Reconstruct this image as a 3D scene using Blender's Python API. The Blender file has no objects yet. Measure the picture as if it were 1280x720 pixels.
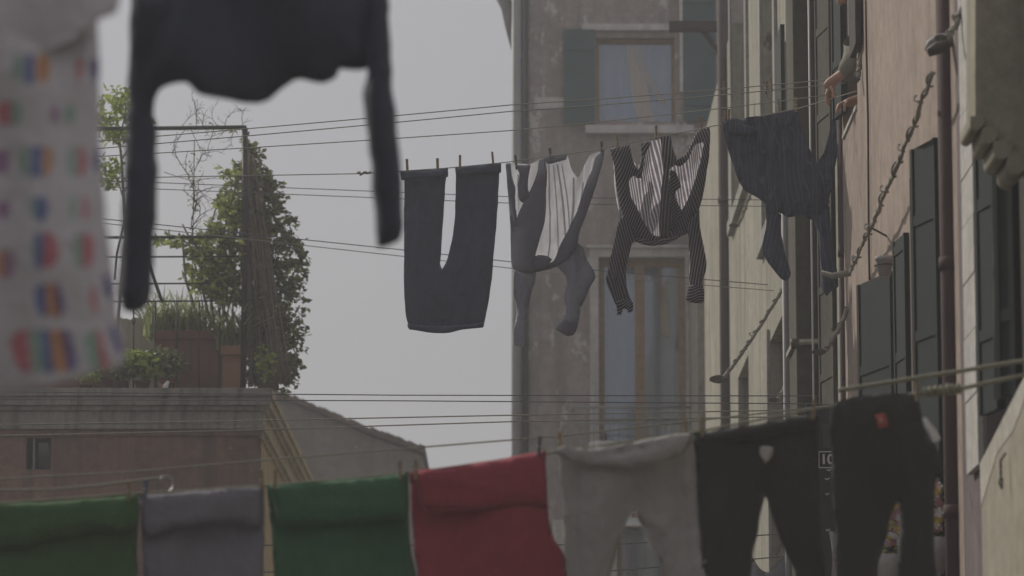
import bpy, bmesh, math, random
import numpy as np
from mathutils import Vector, Matrix, noise, geometry
R = math.radians
random.seed(7)
rng = np.random.default_rng(7)
S = bpy.context.scene
COL = S.collection

# ------------------------------------------------------------------ camera
F = 4800.0            # focal length in photo pixels (1280 wide)
PITCH = math.atan(771 / F)
EYE = 1.6
cam = bpy.data.cameras.new('camera')
cam.sensor_width = 36.0
cam.lens = 36.0 * F / 1280
cam.clip_start = 0.1
cam.clip_end = 3000
cam.dof.use_dof = True
cam.dof.focus_distance = 23.6
cam.dof.aperture_fstop = 3.7
cam.dof.aperture_blades = 9
co = bpy.data.objects.new('camera', cam)
co.location = (0, 0, EYE)
co.rotation_euler = (R(90) + PITCH, 0, 0)
COL.objects.link(co)
S.camera = co

# ------------------------------------------------------------------ sky, sun, exposure
SUN_DIR = Vector((-0.54, 0.62, 0.60)).normalized()      # towards the sun
el = math.asin(SUN_DIR.z)
az = math.atan2(SUN_DIR.x, SUN_DIR.y)
VEIL_LOW, VEIL_TOP = 0.62, 1.75
w = bpy.data.worlds.new('World'); S.world = w; w.use_nodes = True
nt = w.node_tree; nt.nodes.clear()
out = nt.nodes.new('ShaderNodeOutputWorld'); bg = nt.nodes.new('ShaderNodeBackground')
sky = nt.nodes.new('ShaderNodeTexSky'); sky.sky_type = 'NISHITA'; sky.sun_disc = False
sky.sun_elevation = el; sky.sun_rotation = az
sky.air_density = 1.0; sky.dust_density = 4.0; sky.ozone_density = 1.0
mixs = nt.nodes.new('ShaderNodeMix'); mixs.data_type = 'RGBA'
mixs.inputs['Factor'].default_value = 0.80               # thin bright veil of high cloud over the blue
veil = nt.nodes.new('ShaderNodeRGB'); veil.outputs[0].default_value = (7.55, 7.5, 7.85, 1)
nt.links.new(sky.outputs[0], mixs.inputs['A'])
# cloud veil, brighter overhead than near the horizon (as an overcast sky is)
stc = nt.nodes.new('ShaderNodeTexCoord'); ssx = nt.nodes.new('ShaderNodeSeparateXYZ'); nt.links.new(stc.outputs['Generated'], ssx.inputs[0])
smr = nt.nodes.new('ShaderNodeMapRange'); smr.inputs['From Min'].default_value = 0.0; smr.inputs['From Max'].default_value = 1.0
smr.inputs['To Min'].default_value = VEIL_LOW; smr.inputs['To Max'].default_value = VEIL_TOP
nt.links.new(ssx.outputs['Z'], smr.inputs['Value'])
svm = nt.nodes.new('ShaderNodeVectorMath'); svm.operation = 'SCALE'
nt.links.new(veil.outputs[0], svm.inputs[0]); nt.links.new(smr.outputs[0], svm.inputs['Scale'])
nt.links.new(svm.outputs[0], mixs.inputs['B'])
nt.links.new(mixs.outputs['Result'], bg.inputs['Color'])
bg.inputs['Strength'].default_value = 0.1
nt.links.new(bg.outputs[0], out.inputs['Surface'])
sl = bpy.data.lights.new('sun', 'SUN'); sl.energy = 4.4; sl.angle = R(0.8); sl.color = (1.0, 0.95, 0.86)
so = bpy.data.objects.new('sun', sl); COL.objects.link(so); so.location = (0, 0, 30)
so.rotation_euler = SUN_DIR.to_track_quat('Z', 'Y').to_euler()
S.view_settings.view_transform = 'Standard'; S.view_settings.look = 'None'
S.view_settings.exposure = -0.74; S.view_settings.gamma = 1.0
S.render.engine = 'CYCLES'
S.cycles.use_denoising = True
S.cycles.max_bounces = 6; S.cycles.transparent_max_bounces = 12

# ------------------------------------------------------------------ pixel helpers (photo pixels -> a point at depth Y or on plane X)
ct, st = math.cos(PITCH), math.sin(PITCH)
def ray(px, py):
    u = (px - 640) / F; v = (360 - py) / F
    return Vector((u, ct - v * st, st + v * ct))
def P(px, py, Y):
    d = ray(px, py); t = Y / d.y
    return Vector((d.x * t, Y, EYE + d.z * t))
def PX(px, py, X):
    d = ray(px, py); t = X / d.x
    return Vector((X, d.y * t, EYE + d.z * t))
def ZA(py, Y): return P(640, py, Y).z

# ------------------------------------------------------------------ materials
def srgb(r, g, b):
    f = lambda c: (c / 255) / 12.92 if c / 255 <= 0.04045 else ((c / 255 + 0.055) / 1.055) ** 2.4
    return (f(r), f(g), f(b), 1)
def L(*c): return tuple(c) + (1,)
def base_mat(name):
    m = bpy.data.materials.new(name); m.use_nodes = True
    n = m.node_tree.nodes; b = n['Principled BSDF']
    return m, m.node_tree, b
def nnode(t, kind, **kw):
    n = t.nodes.new(kind)
    for k, v in kw.items():
        if k in n.inputs: n.inputs[k].default_value = v
        else: setattr(n, k, v)
    return n
def coords(t, scale=(1, 1, 1), kind='Object'):
    tc = t.nodes.new('ShaderNodeTexCoord'); mp = t.nodes.new('ShaderNodeMapping')
    mp.inputs['Scale'].default_value = scale
    t.links.new(tc.outputs[kind], mp.inputs['Vector']); return mp.outputs[0]
def nz(t, vec, scale, detail=6, rough=0.6):
    n = t.nodes.new('ShaderNodeTexNoise'); n.inputs['Scale'].default_value = scale
    n.inputs['Detail'].default_value = detail; n.inputs['Roughness'].default_value = rough
    t.links.new(vec, n.inputs['Vector']); return n.outputs['Fac']
def ramp(t, fac, stops):
    r = t.nodes.new('ShaderNodeValToRGB'); e = r.color_ramp.elements
    while len(e) < len(stops): e.new(0.5)
    for q, (p, c) in zip(e, stops):
        q.position = p; q.color = c if len(c) == 4 else c + (1,)
    t.links.new(fac, r.inputs[0]); return r.outputs[0]
def mix(t, f, a, b, mode='MIX'):
    m = t.nodes.new('ShaderNodeMix'); m.data_type = 'RGBA'; m.blend_type = mode
    for sock, v in (('Factor', f), ('A', a), ('B', b)):
        if isinstance(v, (int, float)): m.inputs[sock].default_value = v
        elif isinstance(v, tuple): m.inputs[sock].default_value = v
        else: t.links.new(v, m.inputs[sock])
    return m.outputs['Result']
def bump(t, b, h, strength=0.3, dist=0.01):
    n = t.nodes.new('ShaderNodeBump'); n.inputs['Strength'].default_value = strength; n.inputs['Distance'].default_value = dist
    t.links.new(h, n.inputs['Height']); t.links.new(n.outputs[0], b.inputs['Normal'])
def plaster(name, c1, c2, c3, peel=None, streak=0.5, scale=1.0, rough=0.92, peel_at=0.62):
    m, t, b = base_mat(name)
    v = coords(t); vs = coords(t, (5, 5, 0.35))
    a = ramp(t, nz(t, v, 1.3 * scale, 8, 0.65), [(0.35, c1), (0.65, c2)])
    g = ramp(t, nz(t, v, 9 * scale, 6, 0.7), [(0.35, L(0.78, 0.78, 0.78)), (0.65, L(1.08, 1.08, 1.08))])
    a = mix(t, 1.0, a, g, 'MULTIPLY')
    s = ramp(t, nz(t, vs, 1.2 * scale, 6, 0.6), [(0.48, L(0, 0, 0)), (0.68, L(1, 1, 1))])
    f = t.nodes.new('ShaderNodeMath'); f.operation = 'MULTIPLY'; f.inputs[1].default_value = streak
    t.links.new(s, f.inputs[0])
    a = mix(t, f.outputs[0], a, c3)
    if peel:
        pm = ramp(t, nz(t, coords(t, (1.6, 1.6, 0.8)), 2.4 * scale, 9, 0.75), [(peel_at, L(0, 0, 0)), (peel_at + .02, L(1, 1, 1))])
        a = mix(t, pm, a, peel)
    t.links.new(a, b.inputs['Base Color']); b.inputs['Roughness'].default_value = rough; b.inputs['Specular IOR Level'].default_value = .15
    bump(t, b, nz(t, v, 25, 8, 0.7), 0.5, 0.01)
    return m
def plain(name, c, rough=0.7, var=0.25, sc=8, metallic=0.0, bmp=0.2, c2=None):
    m, t, b = base_mat(name)
    v = coords(t)
    c2 = c2 or tuple(x * (1 - var) for x in c[:3]) + (1,)
    a = ramp(t, nz(t, v, sc, 7, 0.65), [(0.3, c2), (0.7, c)])
    t.links.new(a, b.inputs['Base Color']); b.inputs['Roughness'].default_value = rough; b.inputs['Metallic'].default_value = metallic; b.inputs['Specular IOR Level'].default_value = .5 if metallic else .2
    bump(t, b, nz(t, v, sc * 5, 5, 0.6), bmp, 0.004)
    return m
def fabric(name, c, c2=None, trans=0.0, tcol=None, rough=0.95, wr=0.5, stripe=None, weave=900, sheen=0.1):
    """woven cloth; the fibres let part of the light behind them through (trans)"""
    m, t, b = base_mat(name)
    v = coords(t)
    uv = t.nodes.new('ShaderNodeUVMap').outputs[0]
    c2 = c2 or tuple(x * 0.82 for x in c[:3]) + (1,)
    a = ramp(t, nz(t, v, 6, 6, 0.6), [(0.3, c2), (0.7, c)])
    if stripe:
        per, duty, sc_, = stripe
        sx = t.nodes.new('ShaderNodeSeparateXYZ'); t.links.new(uv, sx.inputs[0])
        d = t.nodes.new('ShaderNodeMath'); d.operation = 'DIVIDE'; d.inputs[1].default_value = per; t.links.new(sx.outputs[0], d.inputs[0])
        fr = t.nodes.new('ShaderNodeMath'); fr.operation = 'FRACT'; t.links.new(d.outputs[0], fr.inputs[0])
        gt = t.nodes.new('ShaderNodeMath'); gt.operation = 'LESS_THAN'; gt.inputs[1].default_value = duty; t.links.new(fr.outputs[0], gt.inputs[0])
        a = mix(t, gt.outputs[0], a, sc_)
    t.links.new(a, b.inputs['Base Color']); b.inputs['Roughness'].default_value = rough
    if 'Sheen Weight' in b.inputs: b.inputs['Sheen Weight'].default_value = sheen
    h = nz(t, coords(t, (1, 1, 0.45)), 14, 8, 0.62)
    rn = t.nodes.new('ShaderNodeTexNoise'); rn.noise_type = 'RIDGED_MULTIFRACTAL'; rn.normalize = True
    rn.inputs['Scale'].default_value = 3.2; rn.inputs['Detail'].default_value = 3.0; rn.inputs['Distortion'].default_value = .6
    t.links.new(coords(t, (1.3, 1.3, 0.42)), rn.inputs['Vector'])
    ad = t.nodes.new('ShaderNodeMath'); ad.operation = 'MULTIPLY_ADD'; ad.inputs[1].default_value = .9
    t.links.new(rn.outputs['Fac'], ad.inputs[0]); t.links.new(h, ad.inputs[2])
    bump(t, b, ad.outputs[0], min(1, wr * 1.4), 0.045)
    if trans > 0:
        tr = t.nodes.new('ShaderNodeBsdfTranslucent')
        t.links.new(mix(t, 1.0, a, tcol, 'MULTIPLY') if tcol else a, tr.inputs['Color'])
        ms = t.nodes.new('ShaderNodeMixShader'); ms.inputs[0].default_value = trans
        t.links.new(b.outputs[0], ms.inputs[1]); t.links.new(tr.outputs[0], ms.inputs[2])
        t.links.new(ms.outputs[0], t.nodes['Material Output'].inputs['Surface'])
    return m
def leafmat(name, c, c2, trans=0.45):
    m, t, b = base_mat(name)
    gi = t.nodes.new('ShaderNodeNewGeometry')
    a = ramp(t, gi.outputs['Random Per Island'], [(0.1, c2), (0.9, c)])
    t.links.new(a, b.inputs['Base Color']); b.inputs['Roughness'].default_value = 0.55
    tr = t.nodes.new('ShaderNodeBsdfTranslucent'); t.links.new(a, tr.inputs['Color'])
    ms = t.nodes.new('ShaderNodeMixShader'); ms.inputs[0].default_value = trans
    t.links.new(b.outputs[0], ms.inputs[1]); t.links.new(tr.outputs[0], ms.inputs[2])
    t.links.new(ms.outputs[0], t.nodes['Material Output'].inputs['Surface'])
    return m

M = {}
M['ground'] = plain('paving', L(.34, .32, .29), .9, .4, 2)
M['yellow'] = plaster('aged_yellow_plaster', L(.36, .34, .27), L(.27, .25, .20), L(.13, .12, .10), peel=L(.13, .12, .10), streak=.75, peel_at=.60)
M['pink'] = plaster('pink_plaster', L(.36, .285, .235), L(.31, .245, .20), L(.20, .155, .13), streak=.45)
M['mauve'] = plaster('mauve_brown_plaster', L(.20, .165, .16), L(.16, .13, .128), L(.11, .09, .09), streak=.5)
M['whitewash'] = plaster('whitewashed_plaster', L(.50, .48, .43), L(.41, .385, .31), L(.33, .30, .24), peel=L(.38, .35, .27), streak=.5, scale=1.5, peel_at=.55)
M['cream'] = plaster('cream_plaster', L(.37, .34, .26), L(.35, .32, .25), L(.27, .25, .2), streak=.35)
M['farwall'] = plaster('grey_pink_plaster', L(.33, .275, .255), L(.235, .21, .19), L(.145, .13, .118), peel=L(.40, .37, .34), streak=.7, scale=1.0, peel_at=.58)
M['brownwall'] = plaster('reddish_brown_plaster', L(.20, .125, .098), L(.135, .088, .072), L(.075, .056, .046), peel=L(.20, .15, .105), streak=.7, scale=1.2, peel_at=.63)
M['ochre'] = plaster('ochre_plaster', L(.50, .39, .24), L(.42, .33, .20), L(.22, .17, .115), streak=.4)  # warm bounce light on the side wall put into the colour
M['gable'] = plaster('grey_brown_render', L(.21, .188, .168), L(.165, .148, .133), L(.12, .108, .098), peel=L(.27, .26, .26), streak=.5, scale=.7, peel_at=.66)
M['stone'] = plaster('weathered_stone', L(.34, .33, .29), L(.26, .25, .225), L(.13, .125, .11), streak=.65, scale=1.6)
M['cornice'] = plaster('grimy_cornice_stone', L(.26, .24, .21), L(.17, .158, .14), L(.07, .066, .06), streak=.75, scale=2)
M['palestone'] = plaster('pale_stone', L(.52, .50, .46), L(.44, .42, .39), L(.30, .29, .27), streak=.4, scale=1.6)
M['surround'] = plaster('grey_stone_surround', L(.47, .45, .43), L(.40, .38, .365), L(.29, .275, .265), streak=.4, scale=1.2)
M['chimney'] = plaster('dirty_render', L(.36, .33, .25), L(.29, .27, .205), L(.18, .165, .13), streak=.6, scale=1.5)
M['chimney2'] = plaster('olive_render', L(.095, .088, .068), L(.072, .067, .052), L(.05, .047, .038), streak=.5, scale=1.5)
M['shutter'] = plain('dark_green_paint', L(.020, .027, .025), .85, .3, 6)
M['shutter2'] = plain('faded_green_paint', L(.058, .095, .095), .6, .2, 3)
M['wood'] = plain('brown_wood', L(.31, .21, .115), .7, .4, 14)
M['darkwood'] = plain('dark_weathered_wood', L(.06, .048, .042), .85, .4, 14)
M['pipebrown'] = plain('brown_painted_metal', L(.070, .050, .046), .85, .25, 5)
M['pipered'] = plain('oxide_red_painted_metal', L(.075, .047, .043), .85, .25, 5)
M['pipegrey'] = plain('grey_metal', L(.22, .22, .215), .6, .25, 5)
M['iron'] = plain('old_iron', L(.10, .085, .07), .7, .5, 30, .3)
M['paleiron'] = plain('dusty_painted_iron', L(.36, .33, .27), .75, .45, 30)
M['rail'] = plain('green_painted_iron', L(.045, .065, .045), .6, .4, 20)
M['blackrail'] = plain('black_iron', L(.03, .03, .03), .6, .3, 20)
M['glass'] = None
M['rope'] = plain('grey_cord', L(.30, .29, .24), .9, .35, 60)
M['thickrope'] = plain('greenish_cord', L(.26, .25, .18), .9, .3, 60)
M['darkline'] = plain('dark_cord', L(.12, .12, .13), .8, .3, 60)
M['peg'] = plain('peg_wood', L(.27, .20, .12), .8, .3, 40)
M['pegyellow'] = plain('yellow_plastic', L(.55, .40, .05), .45, .15, 10)
M['pegorange'] = plain('orange_plastic', L(.35, .22, .05), .45, .15, 10)
M['pegdark'] = plain('dark_plastic', L(.08, .08, .085), .45, .15, 10)
M['pegblue'] = plain('blue_plastic', L(.10, .11, .15), .45, .15, 10)
M['spring'] = plain('steel_wire', L(.4, .4, .4), .35, .2, 30, .8)
M['terracotta'] = plain('terracotta', L(.17, .085, .062), .85, .35, 5)
M['terracotta2'] = plain('orange_terracotta', L(.28, .145, .085), .85, .3, 5)
M['soil'] = plain('soil', L(.04, .03, .02), .95, .3, 20)
M['board'] = plain('cream_boards', L(.36, .32, .25), .8, .25, 4)
M['leaf'] = leafmat('olive_leaves', L(.30, .34, .10), L(.10, .12, .04), .55)
M['leafdark'] = leafmat('dark_ivy_leaves', L(.21, .23, .085), L(.06, .068, .034), .5)
M['leafbright'] = leafmat('lime_leaves', L(.30, .36, .08), L(.16, .21, .04), .55)
M['grass'] = leafmat('strap_leaves', L(.34, .38, .18), L(.16, .19, .08), .5)
M['drystem'] = plain('dry_stems', L(.13, .10, .07), .9, .4, 20)
M['bark'] = plain('vine_wood', L(.20, .17, .13), .9, .4, 20)
M['skin'] = plain('skin', L(.42, .25, .18), .5, .12, 12, bmp=.05)
M['hair'] = plain('dark_hair', L(.03, .022, .016), .5, .3, 60)
M['sweater'] = fabric('olive_knit', L(.20, .19, .145), wr=.3)
M['roof'] = plain('old_roof_tiles', L(.15, .115, .09), .9, .5, 6)
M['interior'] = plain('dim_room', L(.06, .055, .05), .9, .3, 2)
M['curtain'] = fabric('blue_grey_curtain', L(.30, .33, .39), trans=0)
M['ochrecurtain'] = fabric('ochre_curtain', L(.78, .44, .05), trans=0)  # golden reflection in the window glass put into this colour
M['lace'] = fabric('white_lace', L(.42, .42, .42), trans=0)
M['white'] = plain('white_paint', L(.62, .61, .59), .6, .15, 8)
M['red'] = plain('red_label', L(.36, .085, .065), .6, .1, 20)
M['salmon'] = plain('salmon_print', L(.45, .22, .18), .7, .1, 20)
M['black'] = plain('black_sign_paint', L(.03, .03, .032), .5, .2, 6)

def glassmat():
    m, t, b = base_mat('window_glass')
    tr = t.nodes.new('ShaderNodeBsdfTransparent'); tr.inputs[0].default_value = (.85, .88, .9, 1)
    gl = t.nodes.new('ShaderNodeBsdfGlossy'); gl.inputs['Roughness'].default_value = .04
    gl.inputs['Color'].default_value = (.8, .85, .95, 1)
    ms = t.nodes.new('ShaderNodeMixShader'); ms.inputs[0].default_value = .13
    t.links.new(tr.outputs[0], ms.inputs[1]); t.links.new(gl.outputs[0], ms.inputs[2])
    t.links.new(ms.outputs[0], t.nodes['Material Output'].inputs['Surface'])
    return m
M['glass'] = glassmat()

# ------------------------------------------------------------------ object helpers
def thing(name, label, cat, loc=(0, 0, 0), group=None):
    o = bpy.data.objects.new(name, None); COL.objects.link(o); o.location = loc
    o.empty_display_size = .1
    o['label'] = label; o['category'] = cat
    if group: o['group'] = group
    return o
def tag(o, label, cat, group=None):
    o['label'] = label; o['category'] = cat
    if group: o['group'] = group
    return o
def wloc(o):
    v = Vector((0, 0, 0))
    while o is not None: v += o.location; o = o.parent
    return v
def link(name, me, mats, parent=None, smooth=False, label=None):
    if not isinstance(mats, (list, tuple)): mats = [mats]
    for m in mats: me.materials.append(M[m] if isinstance(m, str) else m)
    if smooth:
        me.polygons.foreach_set('use_smooth', [True] * len(me.polygons))
    o = bpy.data.objects.new(name, me); COL.objects.link(o)
    # geometry is given in world coordinates; put the origin at the lowest centre (or the parent)
    n = len(me.vertices); a = np.empty(n * 3); me.vertices.foreach_get('co', a); a = a.reshape(-1, 3)
    if parent is not None:
        base = wloc(parent); o.parent = parent; mine = Vector((a[:, 0].mean(), a[:, 1].mean(), a[:, 2].mean()))
        o.location = mine - base; a -= np.array(mine)
    else:
        mine = Vector((a[:, 0].mean(), a[:, 1].mean(), a[:, 2].min())); o.location = mine; a -= np.array(mine)
    me.vertices.foreach_set('co', a.ravel()); me.update()
    if label: o['label'] = label
    return o
class MB:
    def __init__(s): s.v = []; s.f = []; s.mi = []
    def add(s, vs, fs, mi=0):
        k = len(s.v); s.v += [tuple(v) for v in vs]; s.f += [tuple(i + k for i in f) for f in fs]; s.mi += [mi] * len(fs); return s
    def box(s, x0, x1, y0, y1, z0, z1, mi=0):
        v = [(x, y, z) for x in (x0, x1) for y in (y0, y1) for z in (z0, z1)]
        return s.add(v, [(0, 1, 3, 2), (4, 6, 7, 5), (0, 4, 5, 1), (2, 3, 7, 6), (0, 2, 6, 4), (1, 5, 7, 3)], mi)
    def prism(s, pts, d, mi=0):
        """polygon (list of 3D points) pushed along vector d"""
        n = len(pts); d = Vector(d)
        v = [Vector(p) for p in pts] + [Vector(p) + d for p in pts]
        return s.add(v, [tuple(range(n)), tuple(range(2 * n - 1, n - 1, -1))] + [(i, i + n, (i + 1) % n + n, (i + 1) % n) for i in range(n)], mi)
    def tube(s, pts, r, n=8, mi=0, cap=True):
        pts = [Vector(p) for p in pts]; m = len(pts)
        rr = r if isinstance(r, (list, tuple)) else [r] * m
        ref = Vector((0, 0, 1)); t0 = (pts[1] - pts[0]).normalized()
        if abs(t0.dot(ref)) > .95: ref = Vector((1, 0, 0))
        nn = (ref - t0 * ref.dot(t0)).normalized(); vs = []
        for i, p in enumerate(pts):
            t = ((pts[min(i + 1, m - 1)] - pts[max(i - 1, 0)])).normalized()
            nn = (nn - t * nn.dot(t))
            nn = nn.normalized() if nn.length > 1e-6 else t.orthogonal().normalized()
            bb = t.cross(nn)
            for k in range(n):
                a = 2 * math.pi * k / n
                vs.append(p + (nn * math.cos(a) + bb * math.sin(a)) * rr[i])
        fs = [(i * n + k, i * n + (k + 1) % n, (i + 1) * n + (k + 1) % n, (i + 1) * n + k) for i in range(m - 1) for k in range(n)]
        if cap: fs += [tuple(range(n - 1, -1, -1)), tuple((m - 1) * n + k for k in range(n))]
        return s.add(vs, fs, mi)
    def build(s, name, mats, parent=None, smooth=False, label=None, bevel=0):
        me = bpy.data.meshes.new(name); me.from_pydata(s.v, [], s.f)
        if isinstance(mats, (list, tuple)): me.polygons.foreach_set('material_index', s.mi)
        me.update()
        bm = bmesh.new(); bm.from_mesh(me); bmesh.ops.recalc_face_normals(bm, faces=bm.faces)
        if bevel:
            bmesh.ops.bevel(bm, geom=bm.edges[:], offset=bevel, segments=2, affect='EDGES', profile=.6, clamp_overlap=True)
        bm.to_mesh(me); bm.free()
        return link(name, me, mats, parent, smooth, label)
def children_of(o): return [c for c in bpy.data.objects if c.parent == o]
def copy_tree(o, parent=None):
    c = o.copy(); COL.objects.link(c); c.parent = parent
    for ch in children_of(o): copy_tree(ch, c)
    return c

# ------------------------------------------------------------------ cloth
def catmull(pts, step, closed=True, sharp=()):
    out = []
    n = len(pts)
    for i in range(n if closed else n - 1):
        p0, p1, p2, p3 = (np.array(pts[(i + k) % n if closed else min(max(i + k, 0), n - 1)], float) for k in (-1, 0, 1, 2))
        m1 = (p2 - p0) * .5; m2 = (p3 - p1) * .5
        L1 = np.linalg.norm(p2 - p1)
        # corners stay crisp: damp the tangents
        for_m = lambda m, a, b: m * max(0.0, np.dot(a, b) / (np.linalg.norm(a) * np.linalg.norm(b) + 1e-9))
        m1 = for_m(m1, p1 - p0, p2 - p1); m2 = for_m(m2, p2 - p1, p3 - p2)
        l1 = np.linalg.norm(m1); l2 = np.linalg.norm(m2)
        if l1 > L1: m1 *= L1 / l1
        if l2 > L1: m2 *= L1 / l2
        k = max(1, int(round(L1 / step)))
        for j in range(k):
            t = j / k
            out.append((2 * t**3 - 3 * t**2 + 1) * p1 + (t**3 - 2 * t**2 + t) * m1 + (-2 * t**3 + 3 * t**2) * p2 + (t**3 - t**2) * m2)
    return np.array(out)
def seg_dist(p, a, b):
    ab = b - a; t = np.clip(((p - a) @ ab) / (ab @ ab + 1e-12), 0, 1)
    q = a + t[:, None] * ab
    return np.linalg.norm(p - q, axis=1), t
def inside(p, poly):
    x, y = p[:, 0], p[:, 1]; c = np.zeros(len(p), bool); n = len(poly); j = n - 1
    for i in range(n):
        xi, yi = poly[i]; xj, yj = poly[j]
        k = ((yi > y) != (yj > y)) & (x < (xj - xi) * (y - yi) / (yj - yi + 1e-12) + xi)
        c ^= k; j = i
    return c
def cloth(name, outline, Y, mat, parent=None, th=.02, step=5.0, closed=True, folds=(), pleat=.006, pl_w=14.0, warp=.03,
          back=0.0, uvrot=0.0, uvbend=0.0, seed=0, paint=None, label=None, dyf=None, edge_w=None, rough_edge=0.35, drape=0.0, crease=1.0):
    """a piece of fabric with the given outline (photo pixels at depth Y), folded in depth.
    closed: two layers joined at the rim (a leg, a sleeve, a folded garment); else one single layer."""
    sc = Y / F                                    # metres per pixel
    rnd = random.Random(seed * 131 + 5)
    out = catmull(outline, step)
    # the fabric's rim is never quite straight
    ns = np.array([[noise.noise(Vector((x * .045, y * .045, seed * 3.1))), noise.noise(Vector((x * .045, y * .045, seed * 3.1 + 50)))] for x, y in out])
    out = out + ns * rough_edge * step
    lo = out.min(0); hi = out.max(0)
    gx, gy = np.meshgrid(np.arange(lo[0], hi[0], step), np.arange(lo[1], hi[1], step * .95))
    g = np.stack([gx.ravel() + (np.round(gy.ravel() / step) % 2) * step * .5, gy.ravel()], 1)
    g = g + rng.uniform(-.12, .12, g.shape) * step
    g = g[inside(g, out)]
    n = len(out)
    dmin = np.full(len(g), 1e9)
    for i in range(n):
        d, _ = seg_dist(g, out[i], out[(i + 1) % n]); dmin = np.minimum(dmin, d)
    g = g[dmin > step * .55]
    vs = [Vector(p) for p in out] + [Vector(p) for p in g]
    r = geometry.delaunay_2d_cdt(vs, [(i, (i + 1) % n) for i in range(n)], [list(range(n))], 1, 1e-4)
    v2 = np.array([tuple(v) for v in r[0]]); tris = [tuple(f) for f in r[2]]
    cen = np.array([v2[list(f)].mean(0) for f in tris]); ok = inside(cen, out)
    tris = [f for f, k in zip(tris, ok) if k]
    nb = len(v2)
    dist = np.full(nb, 1e9)
    for i in range(n):
        d, _ = seg_dist(v2, out[i], out[(i + 1) % n]); dist = np.minimum(dist, d)
    rim = dist < 1e-3
    N = lambda x, y, s, k: noise.noise(Vector((x * s[0], y * s[1], k + seed * 7.3)))
    w_ = np.array([N(x, y, (.010, .006), 0) for x, y in v2]) * warp * 2
    pl = np.array([N(x + 14 * N(x, y, (.01, .012), 40), y, (1 / pl_w, .12 / pl_w), 11) for x, y in v2]) * pleat * 2
    cr = np.array([N(x, y, (.11, .07), 21) for x, y in v2]) * pleat * .7
    # sharp little creases, mostly running with the hang of the cloth
    cs = 24.0 / Y
    cr = cr + np.array([(1 - abs(N(x + .25 * y, y, (.075 * Y / 24, .028 * Y / 24), 33)) * 4) for x, y in v2]).clip(0, 1) ** 2 * pleat * crease
    fd = np.zeros(nb)
    for (x0, y0, x1, y1, ww, amp) in folds:
        d, t = seg_dist(v2, np.array((x0, y0), float), np.array((x1, y1), float))
        fd += amp * np.exp(-(d / ww) ** 2) * (0.35 + .65 * np.sin(np.pi * np.clip(t, .02, .98)))
    ew = edge_w or max(6.0, min(hi - lo) * .16)
    puff = th * (1 - np.exp(-dist / ew))
    lean = drape * (v2[:, 1] - lo[1]) * sc
    base = w_ + back + lean
    if dyf is not None: base = base + np.array([dyf(x, y) for x, y in v2])
    front = Y + base - puff - pl - cr - fd
    co_ = [tuple(P(x, y, d)) for (x, y), d in zip(v2, front)]
    ca, sa = math.cos(R(uvrot)), math.sin(R(uvrot))
    fl = [(f if ((v2[f[1]] - v2[f[0]])[0] * (v2[f[2]] - v2[f[0]])[1] - (v2[f[1]] - v2[f[0]])[1] * (v2[f[2]] - v2[f[0]])[0]) < 0 else f[::-1]) for f in tris]
    uvs = np.stack([((v2[:, 0]) * ca + v2[:, 1] * sa) * sc + uvbend * np.sin(v2[:, 1] * .02) * sc * 20 + pl * 1.5, (-(v2[:, 0]) * sa + v2[:, 1] * ca) * sc], 1)
    idx = list(range(nb))
    if closed:
        backd = Y + base + puff * .8 + pl * .6 - fd * .3
        m2 = {}
        for i in range(nb):
            if rim[i]: m2[i] = i
            else:
                m2[i] = len(co_); co_.append(tuple(P(v2[i][0], v2[i][1], backd[i]))); idx.append(i)
        fl = fl + [tuple(m2[i] for i in f[::-1]) for f in fl]
        if th > .008:              # unseen inner layer of the same cloth, added to stop light
            k0 = len(co_)
            for i in range(nb): co_.append(tuple(P(v2[i][0], v2[i][1], Y + base[i] + puff[i] * .1 - cr[i]))); idx.append(i)
            fl = fl + [tuple(i + k0 for i in f) for f in fl[:len(fl) // 2]]
    me = bpy.data.meshes.new(name); me.from_pydata(co_, [], [tuple(map(int, f)) for f in fl]); me.update()
    ul = me.uv_layers.new(name='UVMap')
    vi = np.empty(len(me.loops), np.int32); me.loops.foreach_get('vertex_index', vi)
    uu = uvs[np.array(idx)[vi]]; ul.data.foreach_set('uv', uu.ravel())
    mats = [mat]
    if paint:
        mats += [p[1] for p in paint]
        mi = np.zeros(len(me.polygons), np.int32)
        pc = np.array([v2[[idx[v] for v in p.vertices]].mean(0) for p in me.polygons])
        for k, (poly, _) in enumerate(paint):
            mi[inside(pc, np.array(poly, float))] = k + 1
        me.polygons.foreach_set('material_index', mi)
    return link(name, me, mats, parent, True, label)

def fan(x, y, n=4, ln=120, a0=60, a1=120, w=5, amp=.006, seed=1):
    rr = random.Random(seed); o = []
    for i in range(n):
        a = R(a0 + (a1 - a0) * (i + .5 + rr.uniform(-.3, .3)) / n); l = ln * rr.uniform(.5, 1)
        o.append((x, y, x + l * math.cos(a), y + l * math.sin(a), w * rr.uniform(.7, 1.3), amp * rr.choice((1, -1, 1)) * rr.uniform(.6, 1.2)))
    return o

def line3(name, pts, r, mat, label, group=None, sag=0.0, parent=None):
    """a cord through the given (px, py, Y) points"""
    w = [P(*p) for p in pts]; out = []
    for i in range(len(w) - 1):
        k = 14
        for j in range(k):
            t = j / k; q = w[i].lerp(w[i + 1], t); q.z -= sag * 4 * t * (1 - t) * 1.0; out.append(q)
    out.append(w[-1])
    o = MB().tube(out, r, 6).build(name, mat, parent, True)
    if label: tag(o, label, 'clothesline', group)
    return o

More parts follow.
